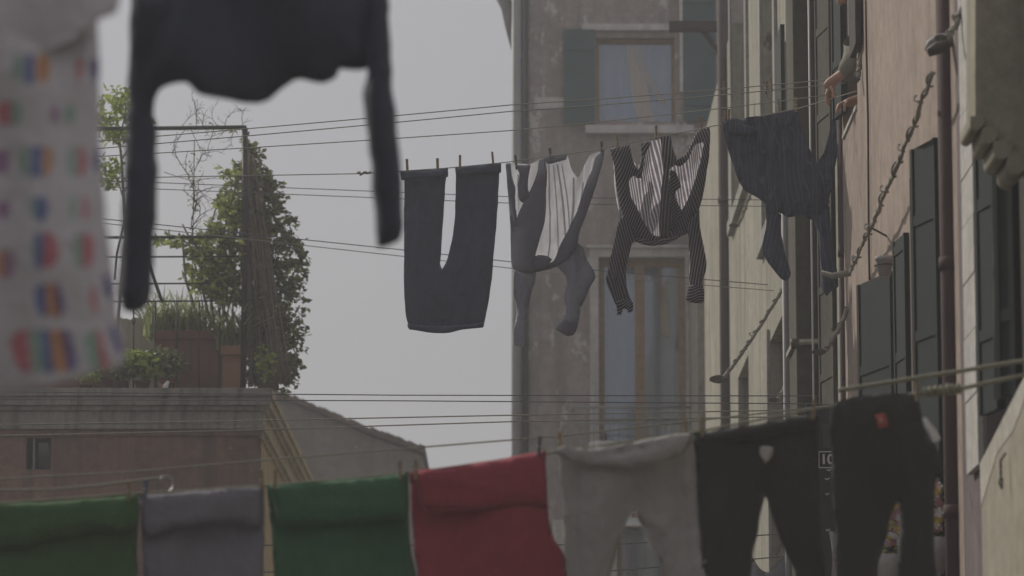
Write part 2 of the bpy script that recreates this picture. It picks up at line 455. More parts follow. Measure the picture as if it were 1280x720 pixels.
# ------------------------------------------------------------------ wall with openings in a plane
def wall(axis, c0, c1, a0, a1, z0, z1, holes, name, mat, parent):
    """axis 'x': the wall lies in plane X=c0..c1 and runs along Y; axis 'y': plane Y=c0..c1 running along X"""
    A = sorted(set([a0, a1] + [h for q in holes for h in q[:2]])); Z = sorted(set([z0, z1] + [h for q in holes for h in q[2:]]))
    A = [a for a in A if a0 <= a <= a1]; Z = [z for z in Z if z0 <= z <= z1]
    bm = bmesh.new(); vm = {}
    def V(a, z, c):
        k = (a, z, c)
        if k not in vm: vm[k] = bm.verts.new((c, a, z) if axis == 'x' else (a, c, z))
        return vm[k]
    solid = {}
    for i in range(len(A) - 1):
        for j in range(len(Z) - 1):
            ca, cz = (A[i] + A[i + 1]) / 2, (Z[j] + Z[j + 1]) / 2
            solid[i, j] = not any(q[0] < ca < q[1] and q[2] < cz < q[3] for q in holes)
    for (i, j), s in solid.items():
        if not s: continue
        p = [(A[i], Z[j]), (A[i + 1], Z[j]), (A[i + 1], Z[j + 1]), (A[i], Z[j + 1])]
        for c in (c0, c1): bm.faces.new([V(a, z, c) for a, z in p])
        for (di, dj, e0, e1) in ((0, -1, 0, 1), (1, 0, 1, 2), (0, 1, 2, 3), (-1, 0, 3, 0)):
            if not solid.get((i + di, j + dj), False):
                bm.faces.new([V(*p[e0], c0), V(*p[e1], c0), V(*p[e1], c1), V(*p[e0], c1)])
    bmesh.ops.recalc_face_normals(bm, faces=bm.faces)
    me = bpy.data.meshes.new(name); bm.to_mesh(me); bm.free()
    return link(name, me, mat, parent)

# ------------------------------------------------------------------ leaves
def leaf_mesh(name, pts, size, mat, parent=None, seed=1, droop=0.3, aspect=.55, up=None):
    rr = np.random.default_rng(seed); n = len(pts); pts = np.asarray(pts, float)
    d = rr.normal(size=(n, 3)); d[:, 2] = d[:, 2] * .6 - droop; d /= np.linalg.norm(d, axis=1)[:, None]
    if up is not None: d = d * .5 + np.array(up); d /= np.linalg.norm(d, axis=1)[:, None]
    s = rr.normal(size=(n, 3)); s = np.cross(d, s); s /= np.linalg.norm(s, axis=1)[:, None] + 1e-9
    nn = np.cross(d, s)
    ln = size * rr.uniform(.6, 1.3, n)[:, None]
    w = ln * aspect * .5
    a = pts; b = pts + d * ln * .5 + s * w + nn * ln * .08; c = pts + d * ln; e = pts + d * ln * .5 - s * w + nn * ln * .08
    m = pts + d * ln * .5 - nn * ln * .05
    v = np.stack([a, b, m, e, c], 1).reshape(-1, 3)
    k = np.arange(n)[:, None] * 5
    f = np.concatenate([k + np.array([[0, 2, 1]]), k + np.array([[0, 3, 2]]), k + np.array([[1, 2, 4]]), k + np.array([[2, 3, 4]])])
    me = bpy.data.meshes.new(name); me.from_pydata(v.tolist(), [], f.tolist()); me.update()
    return link(name, me, mat, parent, True)
def scatter_poly(poly, n, Y, dy, seed=1, dens=None, clump=26.0, thr=-.15):
    """points in the volume whose outline is poly (pixels) around depth Y, clumped with gaps"""
    rr = random.Random(seed); p = np.array(poly, float); lo, hi = p.min(0), p.max(0); o = []
    while len(o) < n:
        q = np.array([[rr.uniform(lo[0], hi[0]), rr.uniform(lo[1], hi[1])] for _ in range(600)])
        q = q[inside(q, p)]
        for x, y in q:
            if noise.noise(Vector((x / clump, y / clump, seed * 9.1))) + .5 * noise.noise(Vector((x / clump * 2.5, y / clump * 2.5, seed))) > thr + rr.uniform(-.25, .25):
                o.append(tuple(P(x, y, Y + rr.gauss(0, dy))))
    return o[:n]

# ================================================================== SETTING
g = MB()
g.add([(-260, -160, 0), (260, -160, 0), (260, 420, 0), (-260, 420, 0)], [(0, 1, 2, 3)])
ground = g.build('ground', 'ground'); ground['kind'] = 'structure'
# sunlit summer haze hanging in the street air
hz = MB().box(-270, 270, -170, 430, -1, 14.8).build('haze', []); hz['kind'] = 'stuff'
hm_ = bpy.data.materials.new('haze_air'); hm_.use_nodes = True; ht = hm_.node_tree; ht.nodes.clear()
ho = ht.nodes.new('ShaderNodeOutputMaterial'); hv = ht.nodes.new('ShaderNodeVolumePrincipled')
hv.inputs['Color'].default_value = (.94, .935, .96, 1); hv.inputs['Density'].default_value = 0.0028; hv.inputs['Anisotropy'].default_value = 0.35
ht.links.new(hv.outputs[0], ho.inputs['Volume']); hz.data.materials.append(hm_)

# ------------------------------------------------------------------ terrace house on the left
YL = 30.0
hl = thing('terrace_house', 'low reddish brown stained house with stone cornice carrying the plant terrace, at left', 'house', (-5, 33, 0))
xr = P(323, 600, YL).x
zt = ZA(487, YL - .12)
z1 = ZA(545, YL)
vx0, vx1 = P(33, 560, YL).x, P(64, 560, YL).x
vz0, vz1 = ZA(587, YL), ZA(547, YL)
wall('y', YL, YL + .3, -9.5, xr, 0, z1, [(vx0, vx1, vz0, vz1)], 'front_wall', 'brownwall', hl)
wall('x', xr - .28, xr + .002, YL + .3, 36.0, 0, z1, [], 'side_wall', 'ochre', hl)  # ochre tone carries light bounced off the sunlit wall opposite
wall('x', -9.5, -9.2, YL + .3, 36, 0, z1, [], 'side_wall', 'brownwall', hl)
wall('y', 36, 36.3, -9.5, xr, 0, z1, [], 'rear_wall', 'brownwall', hl)
# vent with a tilted hood and dark recess
v = MB(); v.box(vx0 - .02, vx1 + .02, YL + .22, YL + .26, vz0 - .02, vz1 + .02); v.build('vent_back', 'interior', hl)
v = MB(); 
v.prism([(vx0 + .07, YL + .20, vz0 + .03), (vx1 - .015, YL + .20, vz0 + .03), (vx1 - .03, YL + .04, vz1 - .04), (vx0 + .09, YL + .04, vz1 - .04)], (0, .012, .004))
v.box(vx0 + .05, vx0 + .062, YL + .02, YL + .2, vz0, vz1)
v.build('vent_grille', 'pipegrey', hl)
# cornice: stepped mouldings run round front and right side
def cornice_part(o, za, zb, name, mat, parent=hl):
    c = MB(); c.box(-9.6, xr + o, YL - o, 36.3 + o * .3, za, zb)
    return c.build(name, mat, parent, bevel=.006)
zz = [ZA(487, YL), ZA(497, YL), ZA(508, YL), ZA(514, YL), ZA(531, YL), ZA(537, YL), ZA(545, YL)]
cornice_part(.105, zz[1], zz[0], 'cornice_top', 'cornice')
cornice_part(.085, zz[2], zz[1] - .002, 'cornice_moulding', 'cornice')
cornice_part(.055, zz[3], zz[2] - .002, 'cornice_moulding', 'cornice')
cornice_part(.03, zz[4], zz[3] - .002, 'frieze', 'cornice')
cornice_part(.045, zz[5], zz[4] - .002, 'cornice_moulding', 'cornice')
cornice_part(.018, zz[6] - .001, zz[5] - .002, 'cornice_moulding', 'brownwall')
ZR = zz[0]
M['sidestone'] = plaster('ochre_limewashed_stone', L(.46, .40, .29), L(.36, .31, .22), L(.22, .19, .14), streak=.4)  # warm light on the cornice side painted into the stone colour
for o_, a_, b_ in ((.105, 1, 0), (.085, 2, 1), (.055, 3, 2), (.03, 4, 3), (.045, 5, 4), (.018, 6, 5)):
    MB().box(xr - .02, xr + o_ + .003, YL - o_ + .03, 36.25, zz[a_] - .004, zz[b_] - .006).build('side_moulding', 'sidestone', hl)  # thin cover boxes added to carry the lit tone

# pergola frame on the terrace
pg = thing('terrace_pergola', 'green painted iron pergola frame and railing on the roof terrace', 'pergola', (-2.6, 30.5, ZR))
YP = 30.35
def bar(pts, r, name, mat='rail', parent=pg, n=8):
    return MB().tube([P(*p) for p in pts], r, n).build(name, mat, parent, True)
pb = P(304, 480, YP); pt = P(306, 160, YP)
MB().tube([(pb.x, YP, ZR + .002), (pb.x + .002, YP, (pb.z + pt.z) / 2), (pt.x, YP, pt.z)], .024, 8).build('post', 'blackrail', pg, True)
MB().tube([(pb.x - 2.6, YP, ZR + .002), (pt.x - 2.6, YP, pt.z)], .024, 8).build('post', 'rail', pg, True)
bar([(-115, 161, YP), (190, 160.5, YP), (308, 159, YP)], .017, 'top_rail')
for y in (296, 320.5, 354, 376): bar([(-115, y + 2, YP), (304, y, YP)], .007 if y != 296 else .012, 'rail_bar', 'blackrail' if y != 296 else 'rail')
bar([(304, 160, YP), (306, 160, YP + 3)], .015, 'top_rail')
bar([(100, 161, YP), (100, 161, YP + 3)], .015, 'top_rail')
for x in (120, 167, 194, 221, 249, 275):
    b0 = P(x, 470, YP - .0); MB().tube([(b0.x, YP, ZR + .002), (P(x, 376, YP).x, YP, P(x, 376, YP).z)], .007, 6).build('baluster', 'blackrail', pg, True)
for x in (167,):
    for y in (401, 459):
        c = P(x, y, YP); MB().tube([c + Vector((0, 0, -.035)), c, c + Vector((0, 0, .035))], [.006, .02, .006], 8).build('knuckle', 'iron', pg, True)
bar([(183, 322, YP - .03), (203, 378, YP - .03)], .014, 'brace', 'blackrail')
bar([(158, 268, YP - .03), (146, 318, YP - .03), (143, 350, YP)], .010, 'brace', 'blackrail')
# boards behind the left part of the terrace
bd = MB()
for k in range(12):
    x0 = P(120 + k * 8, 420, 31.2).x
    bd.box(x0, x0 + .05, 31.2, 31.23, ZR + .002, ZA(397 + (k % 3) * 1.2, 31.2))
tag(bd.build('board_screen', 'board'), 'low cream board screen on the terrace behind the pots', 'fence')

# pots with plants
def square_pot(name, label, x0, x1, ytop, Y, mat, d, lab_cat='planter', rim=.03):
    t = thing(name, label, lab_cat, ((P(x0, ytop, Y).x + P(x1, ytop, Y).x) / 2, Y + d / 2, ZR))
    a, b = P(x0, ytop, Y).x, P(x1, ytop, Y).x; z = ZA(ytop, Y); q = MB()
    tp = .012
    q.add([(a + tp, Y + tp, ZR + .003), (b - tp, Y + tp, ZR + .003), (b - tp, Y + d, ZR + .003), (a + tp, Y + d, ZR + .003),
           (a + .01, Y + .01, z - .07), (b - .01, Y + .01, z - .07), (b - .01, Y + d, z - .07), (a + .01, Y + d, z - .07)],
          [(0, 3, 2, 1), (0, 1, 5, 4), (1, 2, 6, 5), (2, 3, 7, 6), (3, 0, 4, 7)])
    q.build('pot', mat, t, bevel=0)
    r = MB(); r.box(a - .01, b + .01, Y - .012, Y + rim, z - .075, z); r.box(a - .01, b + .01, Y + d - rim, Y + d + .012, z - .075, z)
    r.box(a - .01, a + rim, Y + rim, Y + d - rim, z - .074, z - .001); r.box(b - rim, b + .01, Y + rim, Y + d - rim, z - .074, z - .001)
    r.build('rim', mat, t, bevel=.006)
    s = MB(); s.box(a + .01, b - .01, Y + .02, Y + d - .02, z - .06, z - .035); s.build('soil', 'soil', t)
    return t, (a, b, z)
def blades(name, ctr, n, ln, spread, w, mat, parent, seed=1, sx=.3, sy=.15):
    rr = random.Random(seed); q = MB()
    for i in range(n):
        b = Vector(ctr) + Vector((rr.uniform(-sx, sx), rr.uniform(-sy, sy), 0)); a = rr.uniform(0, 6.28)
        d = Vector((math.cos(a), math.sin(a), 0)); s = Vector((-math.sin(a), math.cos(a), 0)); l = ln * rr.uniform(.55, 1.1); sp = spread * rr.uniform(.4, 1.2)
        pts = []
        for k in range(6):
            t = k / 5; pts.append(b + d * (sp * l * t ** 1.6) + Vector((0, 0, l * (t - .45 * sp * t * t * 1.3))))
        vs = []
        for k, p in enumerate(pts):
            ww = w * (1 - (k / 5) ** 2 * .95); vs += [p + s * ww, p - s * ww]
        q.add(vs, [(2 * k, 2 * k + 1, 2 * k + 3, 2 * k + 2) for k in range(5)])
    return q.build(name, mat, parent, True)
t, (a, b, z) = square_pot('planter', 'large square terracotta planter full of strap leaved plants on the terrace', 194, 275, 413, 30.5, 'terracotta', .5)
blades('strap_leaves', ((a + b) / 2 - .1, 30.75, z - .03), 300, .52, .7, .010, 'grass', t, 3, .26, .2)
t2, (a, b, z) = square_pot('planter', 'smaller orange terracotta planter right of the large one, by the dark post', 277, 303, 432, 30.42, 'terracotta2', .22)
blades('strap_leaves', ((a + b) / 2, 30.52, z - .03), 170, .58, .75, .009, 'grass', t2, 5, .12, .08)
def small_pot(label, px, w, h, Y, leafn, ls, seed, mat='terracotta', lm='leafdark', ph=30, pw=22):
    c = P(px, 480, Y); t = thing('potted_plant', label, 'potted plant', (c.x, Y, ZR), 'small pots along the terrace edge')
    r = w / 2 * Y / F; hh = h * Y / F
    MB().tube([(c.x, Y, ZR + .002), (c.x, Y, ZR + hh * .8), (c.x, Y, ZR + hh * .8), (c.x, Y, ZR + hh)], [r * .72, r * .95, r * 1.06, r * 1.06], 16).build('pot', mat, t, True)
    y0 = 478 - h
    poly = [(px - pw * .5, y0 + 4), (px - pw, y0 - ph * .5), (px - pw * .6, y0 - ph), (px + pw * .4, y0 - ph * .95), (px + pw, y0 - ph * .4), (px + pw * .6, y0 + 6)]
    leaf_mesh('foliage', scatter_poly(poly, leafn, Y, .07, seed, clump=9, thr=-.3), ls, lm, t, seed)
    return t
small_pot('small terracotta pot of bright lime leaves, leftmost on the terrace edge', 107, 16, 8, 30.06, 120, .05, 11, lm='leafbright', ph=14, pw=22)
small_pot('small terracotta pot of dark leaves in front of the board screen', 150, 18, 12, 30.1, 260, .06, 12, ph=18, pw=26)
small_pot('terracotta pot of broad bright leaves left of the large planter', 178, 20, 14, 30.12, 200, .085, 13, lm='leafbright', ph=26, pw=22)
small_pot('small pot of dark foliage overlapping the large planter corner', 208, 22, 14, 30.2, 380, .055, 14, ph=30, pw=24)
small_pot('small pot with a leafy sprig in front of the ivy column', 330, 14, 8, 30.15, 90, .05, 15, lm='leafbright', ph=40, pw=15)
tr_ = thing('trough', 'long low dark trough of greenery along the left of the terrace edge', 'planter', (P(90, 480, 30.3).x, 30.3, ZR))
q = MB(); q.box(P(-90, 0, 30.3).x, P(166, 0, 30.3).x, 30.25, 30.5, ZR + .003, ZA(466, 30.3)); q.build('box', 'terracotta', tr_, bevel=.01)
leaf_mesh('foliage', scatter_poly([(-90, 470), (-90, 452), (20, 450), (60, 446), (100, 440), (135, 452), (166, 446), (170, 470)], 1500, 30.4, .08, 17, clump=12, thr=-.3), .06, 'leafdark', tr_, 17)
# little white garden ornament by the large planter
c = P(205, 478, 30.02); o = thing('garden_ornament', 'tiny white garden ornament leaning on the cornice edge', 'ornament', (c.x, 30.02, ZR))
MB().tube([(c.x, 30.02, ZR + .003), (c.x + .01, 30.03, ZR + .03), (c.x + .03, 30.05, ZR + .07)], [.02, .024, .012], 10).build('body', 'white', o, True)
MB().tube([(c.x - .03, 30.02, ZR + .003), (c.x - .03, 30.02, ZR + .05)], [.018, .022], 10).build('base', 'terracotta2', o, True)

# ivy column wrapped round a trellis
iv = thing('ivy_column', 'tall tapering column of dark ivy and dry stems beside the pergola post', 'climbing plant', (P(340, 480, 30.7).x, 30.7, ZR))
poly = [(306, 166), (316, 172), (326, 205), (342, 222), (349, 248), (361, 272), (372, 298), (377, 322), (371, 350), (366, 380), (370, 400), (368, 430), (371, 455), (362, 478), (358, 500), (352, 478),
        (318, 482), (308, 480), (306, 400), (304, 300), (302, 220)]
leaf_mesh('foliage', scatter_poly(poly, 6000, 30.78, .12, 21, clump=12, thr=-.15), .055, 'leafdark', iv, 21)
q = MB(); rr = random.Random(5)
for k in range(80):
    x = rr.uniform(310, 366); x2 = 308 + (x - 308) * rr.uniform(.05, .35); y0 = 480; y1 = rr.uniform(185, 330)
    pts = []
    for j in range(9):
        tt = j / 8; pts.append(P(x + (x2 - x) * tt + rr.uniform(-2, 2), y0 + (y1 - y0) * tt, 30.62 + .12 * math.sin(k) + rr.uniform(-.01, .01)))
    q.tube(pts, [rr.uniform(.004, .009)] * 9, 5)
q.build('stems', 'bark', iv, True)
q = MB(); q.tube([P(335, 488, 30.75), P(332, 380, 30.8), P(318, 260, 30.78), P(309, 175, 30.7)], [.09, .085, .06, .02], 9); q.build('trunk', 'bark', iv, True)
spr = [(362 + rr.uniform(-8, 28), rr.uniform(270, 480)) for _ in range(140)]
edge = lambda y: np.interp(y, [166, 205, 245, 296, 322, 350, 400, 455, 480], [312, 325, 348, 371, 378, 374, 371, 372, 364])
pts = []
for _ in range(80):
    y = rr.uniform(190, 480); x = edge(y); l = rr.uniform(4, 14)
    for j in range(5): pts.append(tuple(P(x + l * rr.uniform(-.4, 1), y + rr.uniform(-4, 4), 30.75)))
leaf_mesh('shoots', pts, .055, 'leafdark', iv, 23)
# climbing shrub left of the column, looser and greener
sh = thing('climbing_shrub', 'loose olive green climber over the railing between planter and ivy column', 'climbing plant', (P(260, 480, 30.6).x, 30.6, ZR))
poly = [(303, 205), (296, 200), (288, 212), (276, 208), (284, 232), (270, 248), (276, 268), (262, 276), (246, 296), (225, 292), (196, 296), (192, 300), (214, 306), (236, 308), (242, 330), (232, 340), (222, 352), (240, 362), (262, 372), (296, 380), (304, 380)]
leaf_mesh('foliage', scatter_poly(poly, 1900, 30.62, .16, 31, clump=10, thr=.06), .07, 'leaf', sh, 31)
poly = [(268, 270), (252, 296), (250, 335), (262, 370), (300, 378), (303, 300), (300, 240)]
leaf_mesh('foliage', scatter_poly(poly, 380, 30.7, .1, 32, clump=10, thr=.05), .06, 'leafdark', sh, 32)
q = MB()
for (pp) in ([(270, 420), (262, 360), (240, 310), (225, 296), (205, 292)], [(275, 420), (285, 350), (280, 290), (295, 230), (300, 205)], [(255, 420), (232, 350), (228, 300)], [(290, 420), (262, 330), (236, 296), (228, 280)],
           [(265, 410), (250, 350), (258, 300), (270, 260)]):
    q.tube([P(x, y, 30.62) for x, y in pp], [.012, .010, .008, .006, .004][:len(pp)], 6)
q.build('trunk', 'bark', sh, True)
# bare twiggy climber on a stake
sk = thing('bare_climber', 'thin bare twiggy climber on an upright stake under the green top rail', 'climbing plant', (P(240, 480, 30.5).x, 30.5, ZR))
MB().tube([P(237, 478, 30.5), P(241, 300, 30.5), P(243, 176, 30.5)], .004, 5).build('stake', 'drystem', sk, True)
q = MB(); rr = random.Random(9)
def twig(p, d, l, q, r=.004, depth=2):
    pts = [Vector(p)]
    for k in range(4):
        d = (d + Vector((rr.uniform(-.5, .5), rr.uniform(-.3, .3), rr.uniform(-.3, .3)))).normalized(); pts.append(pts[-1] + d * l / 4)
        if depth and rr.random() < .7: twig(pts[-1], (d + Vector((rr.uniform(-1, 1), rr.uniform(-.5, .5), rr.uniform(-.8, .8)))).normalized(), l * .5, q, r * .7, depth - 1)
    q.tube(pts, [r, r * .9, r * .8, r * .6, r * .4], 5)
for k in range(7): twig(P(238 + rr.uniform(-2, 3), 300 - k * 13, 30.5), Vector((rr.choice((-1, 1)) * .5, 0, 1)).normalized(), .28, q, .005)
for k in range(12): twig(P(225 + k * 7, 162, 30.4), Vector((rr.uniform(-1, 1), 0, rr.choice((-.3, .8)))).normalized(), .2, q, .003)
twig(P(205, 215, 30.5), Vector((1, 0, -.3)), .5, q, .003)
q.build('twigs', 'drystem', sk, True)
pts = [tuple(P(rr.gauss(241, 6), rr.uniform(190, 290), 30.5)) for _ in range(60)] + [tuple(P(rr.uniform(228, 310), rr.gauss(160, 5), 30.4)) for _ in range(70)]
leaf_mesh('foliage', pts, .028, 'leaf', sk, 41)
# young tree behind the pale garment
yt = thing('young_tree', 'slender young tree with lime green leaves beside the hanging sleeve', 'tree', (P(150, 480, 30.8).x, 30.8, ZR))
MB().tube([P(138, 480, 30.8), P(158, 300, 30.8), P(152, 200, 30.8), P(146, 150, 30.8)], [.016, .014, .012, .006], 7).build('trunk', 'bark', yt, True)
q = MB()
for (x, y, x2, y2) in ((152, 190, 134, 160), (152, 200, 168, 170), (155, 250, 136, 205), (150, 170, 158, 122), (155, 240, 170, 215)): q.tube([P(x, y, 30.8), P((x + x2) / 2 + 2, (y + y2) / 2, 30.8), P(x2, y2, 30.8)], [.008, .006, .003], 5)
q.build('branch', 'bark', yt, True)
pts = scatter_poly([(128, 118), (140, 108), (158, 110), (178, 120), (186, 150), (176, 178), (150, 182), (128, 175), (118, 150)], 620, 30.8, .15, 51, clump=10, thr=-.15)
pts += scatter_poly([(124, 196), (148, 200), (156, 225), (140, 236), (120, 224)], 160, 30.8, .1, 52, clump=10, thr=-.2)
leaf_mesh('crown', pts, .065, 'leafbright', yt, 53)

# ------------------------------------------------------------------ low gabled house beyond
YG = 48.0
gh = thing('gabled_house', 'distant grey brown house with long sloping roof, seen between terrace house and tall facade', 'house', (-1.6, 50, 0))
gp = [(362, 503), (410, 523), (470, 548), (528, 570), (533, 592)]
top = [P(x, y, YG) for x, y in gp]
prof = [Vector((P(250, 0, YG).x, YG, 0)), Vector((P(250, 500, YG).x, YG, ZA(500, YG)))] + top + [Vector((top[-1].x, YG, 0))]
MB().prism(prof, (0, 7, 0)).build('wall', 'gable', gh)
rf = MB(); rr = random.Random(3)
rp = [(330, 489), (362, 501), (410, 521), (470, 545), (531, 567)]
for i in range(len(rp) - 1):
    a, b = P(*rp[i], YG), P(*rp[i + 1], YG); k = 9
    for j in range(k):
        p, q_ = a.lerp(b, j / k), a.lerp(b, (j + 1) / k + .01); h = .05 + rr.uniform(0, .03)
        rf.prism([(p.x, YG - .12, p.z), (q_.x, YG - .12, q_.z), (q_.x, YG - .12, q_.z + h), (p.x, YG - .12, p.z + h * 1.15)], (0, 7.3, 0))
rf.build('roof', 'roof', gh)

# ------------------------------------------------------------------ tall facade across the end of the street
YF = 43.0
fh = thing('tall_house', 'tall grey pink plastered house closing the street, with two shuttered windows', 'house', (3, 47, 0))
X = lambda px, y=300: P(px, y, YF).x
holes = [(X(746), X(845), ZA(153, YF), ZA(47, YF)), (X(748), X(856), ZA(585, YF), ZA(322, YF)), (X(770), X(830), ZA(800, YF), ZA(652, YF))]
xl = X(641)
wall('y', YF, YF + .35, xl, 7, 0, 13.7, holes, 'wall', 'farwall', fh)
MB().box(xl + .002, 6.9, YF + .352, YF + 9, 0, 13.65).build('wall', 'farwall', fh)
# dark room and hangings behind the openings, the ochre ones shaped for golden reflections
def opening(h, two, fw=.05, curtains=()):
    x0, x1, z0, z1 = h
    f = MB(); d0, d1 = YF + .12, YF + .18
    f.box(x0, x0 + fw, d0, d1, z0, z1); f.box(x1 - fw, x1, d0, d1, z0, z1); f.box(x0 + fw, x1 - fw, d0, d1, z1 - fw * 1.2, z1); f.box(x0 + fw, x1 - fw, d0, d1, z0, z0 + fw)
    fr = f.build('window_frame', 'wood', fh)
    if two:
        xm = (x0 + x1) / 2 - .02; MB().box(xm - fw * .8, xm + fw * .8, d0 - .015, d1 + .005, z0 + fw, z1 - fw * 1.2).build('mullion', 'wood', fr)
    MB().box(x0 + fw, x1 - fw, YF + .15, YF + .156, z0 + fw, z1 - fw * 1.2).build('pane', 'glass', fr)
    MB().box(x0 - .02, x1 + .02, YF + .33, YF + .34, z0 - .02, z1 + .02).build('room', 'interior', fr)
    return fr
f1 = opening(holes[0], False, .035)
f2 = opening(holes[1], True, .07)
f3 = opening(holes[2], False, .05)
def curtain_or_reflection(x0, x1, y0, y1, mat, parent, Y=YF + .25, seed=1, bias=0):
    """hanging drape: pixels"""
    q = MB(); n = 26; m = 8; vs = []
    for j in range(m + 1):
        for i in range(n + 1):
            x = x0 + (x1 - x0) * i / n; y = y0 + (y1 - y0) * j / m
            xx = x + bias * (j / m) ** 1.5
            vs.append(P(xx, y, Y + .018 * math.sin(i * 1.3 + seed) + .01 * math.sin(i * .37 + j * .3)))
    q.add(vs, [(j * (n + 1) + i, j * (n + 1) + i + 1, (j + 1) * (n + 1) + i + 1, (j + 1) * (n + 1) + i) for j in range(m) for i in range(n)])
    return q.build('curtain', mat, parent, True)
curtain_or_reflection(747, 845, 48, 152, 'curtain', f1)
curtain_or_reflection(782, 802, 48, 152, 'ochrecurtain', f1, YF + .21, 3, 16)  # reflected gold shaped as a strip behind the pane
curtain_or_reflection(790, 798, 48, 130, 'ochrecurtain', f1, YF + .205, 5, 36)
curtain_or_reflection(750, 856, 323, 584, 'curtain', f2)
curtain_or_reflection(822, 830, 335, 420, 'ochrecurtain', f2, YF + .21, 3, 6)
curtain_or_reflection(752, 794, 528, 584, 'lace', f2, YF + .205, 2)
curtain_or_reflection(800, 850, 520, 584, 'lace', f2, YF + .205, 4)
curtain_or_reflection(770, 830, 652, 800, 'curtain', f3)
s = MB(); s.box(X(728), X(845), YF - .06, YF - .002, ZA(39, YF), ZA(31, YF)); s.build('lintel', 'surround', fh, bevel=.005)
s = MB(); s.box(X(732), X(868), YF - .09, YF - .002, ZA(168, YF), ZA(158, YF)); s.build('sill', 'surround', fh, bevel=.005)
s = MB(); s.box(X(668), X(706), YF - .012, YF - .002, ZA(136, YF), ZA(122, YF)); s.build('stone_band', 'surround', fh)
# stone surround of the tall door window
x0, x1, z0, z1_ = holes[1]; sw = .10; s = MB(); e = .045
s.box(x0 - sw, x0 - .002, YF - e, YF - .002, z0, z1_ + sw); s.box(x1 + .002, x1 + sw, YF - e, YF - .002, z0, z1_ + sw)
s.box(x0 - .002, x1 + .002, YF - e, YF - .002, z1_ + .002, z1_ + sw); s.build('door_surround', 'surround', fh)
s = MB(); s.box(x0 - sw - .04, x1 + sw + .04, YF - e - .03, YF - .002, z1_ + sw + .001, z1_ + sw + .035); s.build('cornice', 'surround', fh, bevel=.005)
# top window shutters
def shutter_flat(xa, xb, ya, yb, mat, yoff=.03, skew=0):
    q = MB(); za, zb = ZA(yb, YF), ZA(ya, YF); a, b = X(xa), X(xb); d = YF - yoff
    q.box(a, b, d - .03, d, za, zb)
    for k in range(1, int((b - a) / .09) + 1):
        xx = a + k * .09
        if xx < b - .02: q.box(xx - .004, xx + .004, d - .036, d - .03, za + .02, zb - .02)
    q.box(a + .01, b - .01, d - .045, d - .031, za + .18, za + .24); q.box(a + .01, b - .01, d - .045, d - .031, zb - .24, zb - .18)
    return q.build('shutter', mat, fh)
shutter_flat(705, 744, 38, 155, 'shutter2')
shutter_flat(856, 896, -20, 152, 'shutter2')
MB().box(X(851), X(855), YF - .07, YF - .02, ZA(116, YF), ZA(-40, YF)).build('shutter', 'palestone', fh, label='pale open shutter edge')
lowz = ZA(650, YF)
MB().box(X(690), X(769), YF - .03, YF - .003, ZA(900, YF), lowz).build('rendered_base', 'palestone', fh)
MB().box(X(831), X(872), YF - .03, YF - .003, ZA(900, YF), lowz).build('rendered_base', 'palestone', fh)
q = MB(); q.prism([(X(776), YF - .02, ZA(640, YF)), (X(776), YF - .5, ZA(660, YF)), (X(776), YF - .5, ZA(663, YF)), (X(776), YF - .02, ZA(645, YF))], (X(812) - X(776), 0, 0)); q.build('awning', 'white', fh)
MB().box(X(787), X(800), YF - .25, YF - .05, ZA(657, YF), ZA(643, YF)).build('lamp_box', 'terracotta2', fh, bevel=.01)
# balcony under the tall window
bz = ZA(590, YF); ba = MB(); ba.box(X(700), X(872), YF - .45, YF - .002, bz - .1, bz); ba.build('balcony_slab', 'surround', fh, bevel=.008)
ra = MB()
for y, r_ in ((509, .016), (529, .010)):
    ra.tube([P(716, y, YF - .42), P(868, y, YF - .42)], r_, 6)
for x in list(range(718, 870, 12)):
    ra.tube([(P(x, 509, YF - .42).x, YF - .42, bz), P(x, 509, YF - .42)], .005, 5)
for x in (717, 867):
    ra.tube([P(x, 509, YF - .42), (P(x, 509, YF - .42).x, YF, ZA(509, YF - .42))], .012, 6)
ra.build('balcony_railing', 'pipegrey', fh, True)
# downpipe and gutter elbow at the left corner
px_ = P(645.5, 300, YF - .06).x
dp = MB(); dp.tube([(px_, YF - .07, 0), (px_, YF - .07, 13.6)], .056, 12); dp.build('downpipe', 'pipegrey', fh, True)
dp = MB(); dp.tube([(px_ + .105, YF - .035, 0), (px_ + .105, YF - .035, 13.6)], .034, 8); dp.build('pipe', 'blackrail', fh, True)  # shade in the gap beside the downpipe, shaped as a black tube
q = MB(); q.tube([P(641, 62, YF + .05), P(637, 30, YF + .05), P(634, 10, YF + .05), P(620, -25, YF + .05)], [.02, .06, .07, .10], 10); q.build('gutter_elbow', 'pipegrey', fh, True)
# things on the balcony
c = P(755, 560, YF - .3)
pt_ = thing('balcony_pot', 'small pot with a dark bird shaped finial on the tall house balcony', 'pot', (c.x, c.y, bz))
MB().tube([(c.x, c.y, bz + .002), (c.x, c.y, bz + .12), (c.x, c.y, bz + .3)], [.12, .16, .17], 14).build('pot', 'palestone', pt_, True)
MB().tube([(c.x, c.y, bz + .3), (c.x, c.y, bz + .36), (c.x + .01, c.y, bz + .42)], [.03, .045, .01], 8).build('finial', 'black', pt_, True)

# ------------------------------------------------------------------ right-hand row, plane X = 2
XW = 2.0
def YW(px): return PX(px, 300, XW).y
def wall_box(x_out, ya, yb, za, zb, q=None):
    q = q or MB(); return q.box(x_out, XW - .002, ya, yb, za, zb)
HT = 9.5
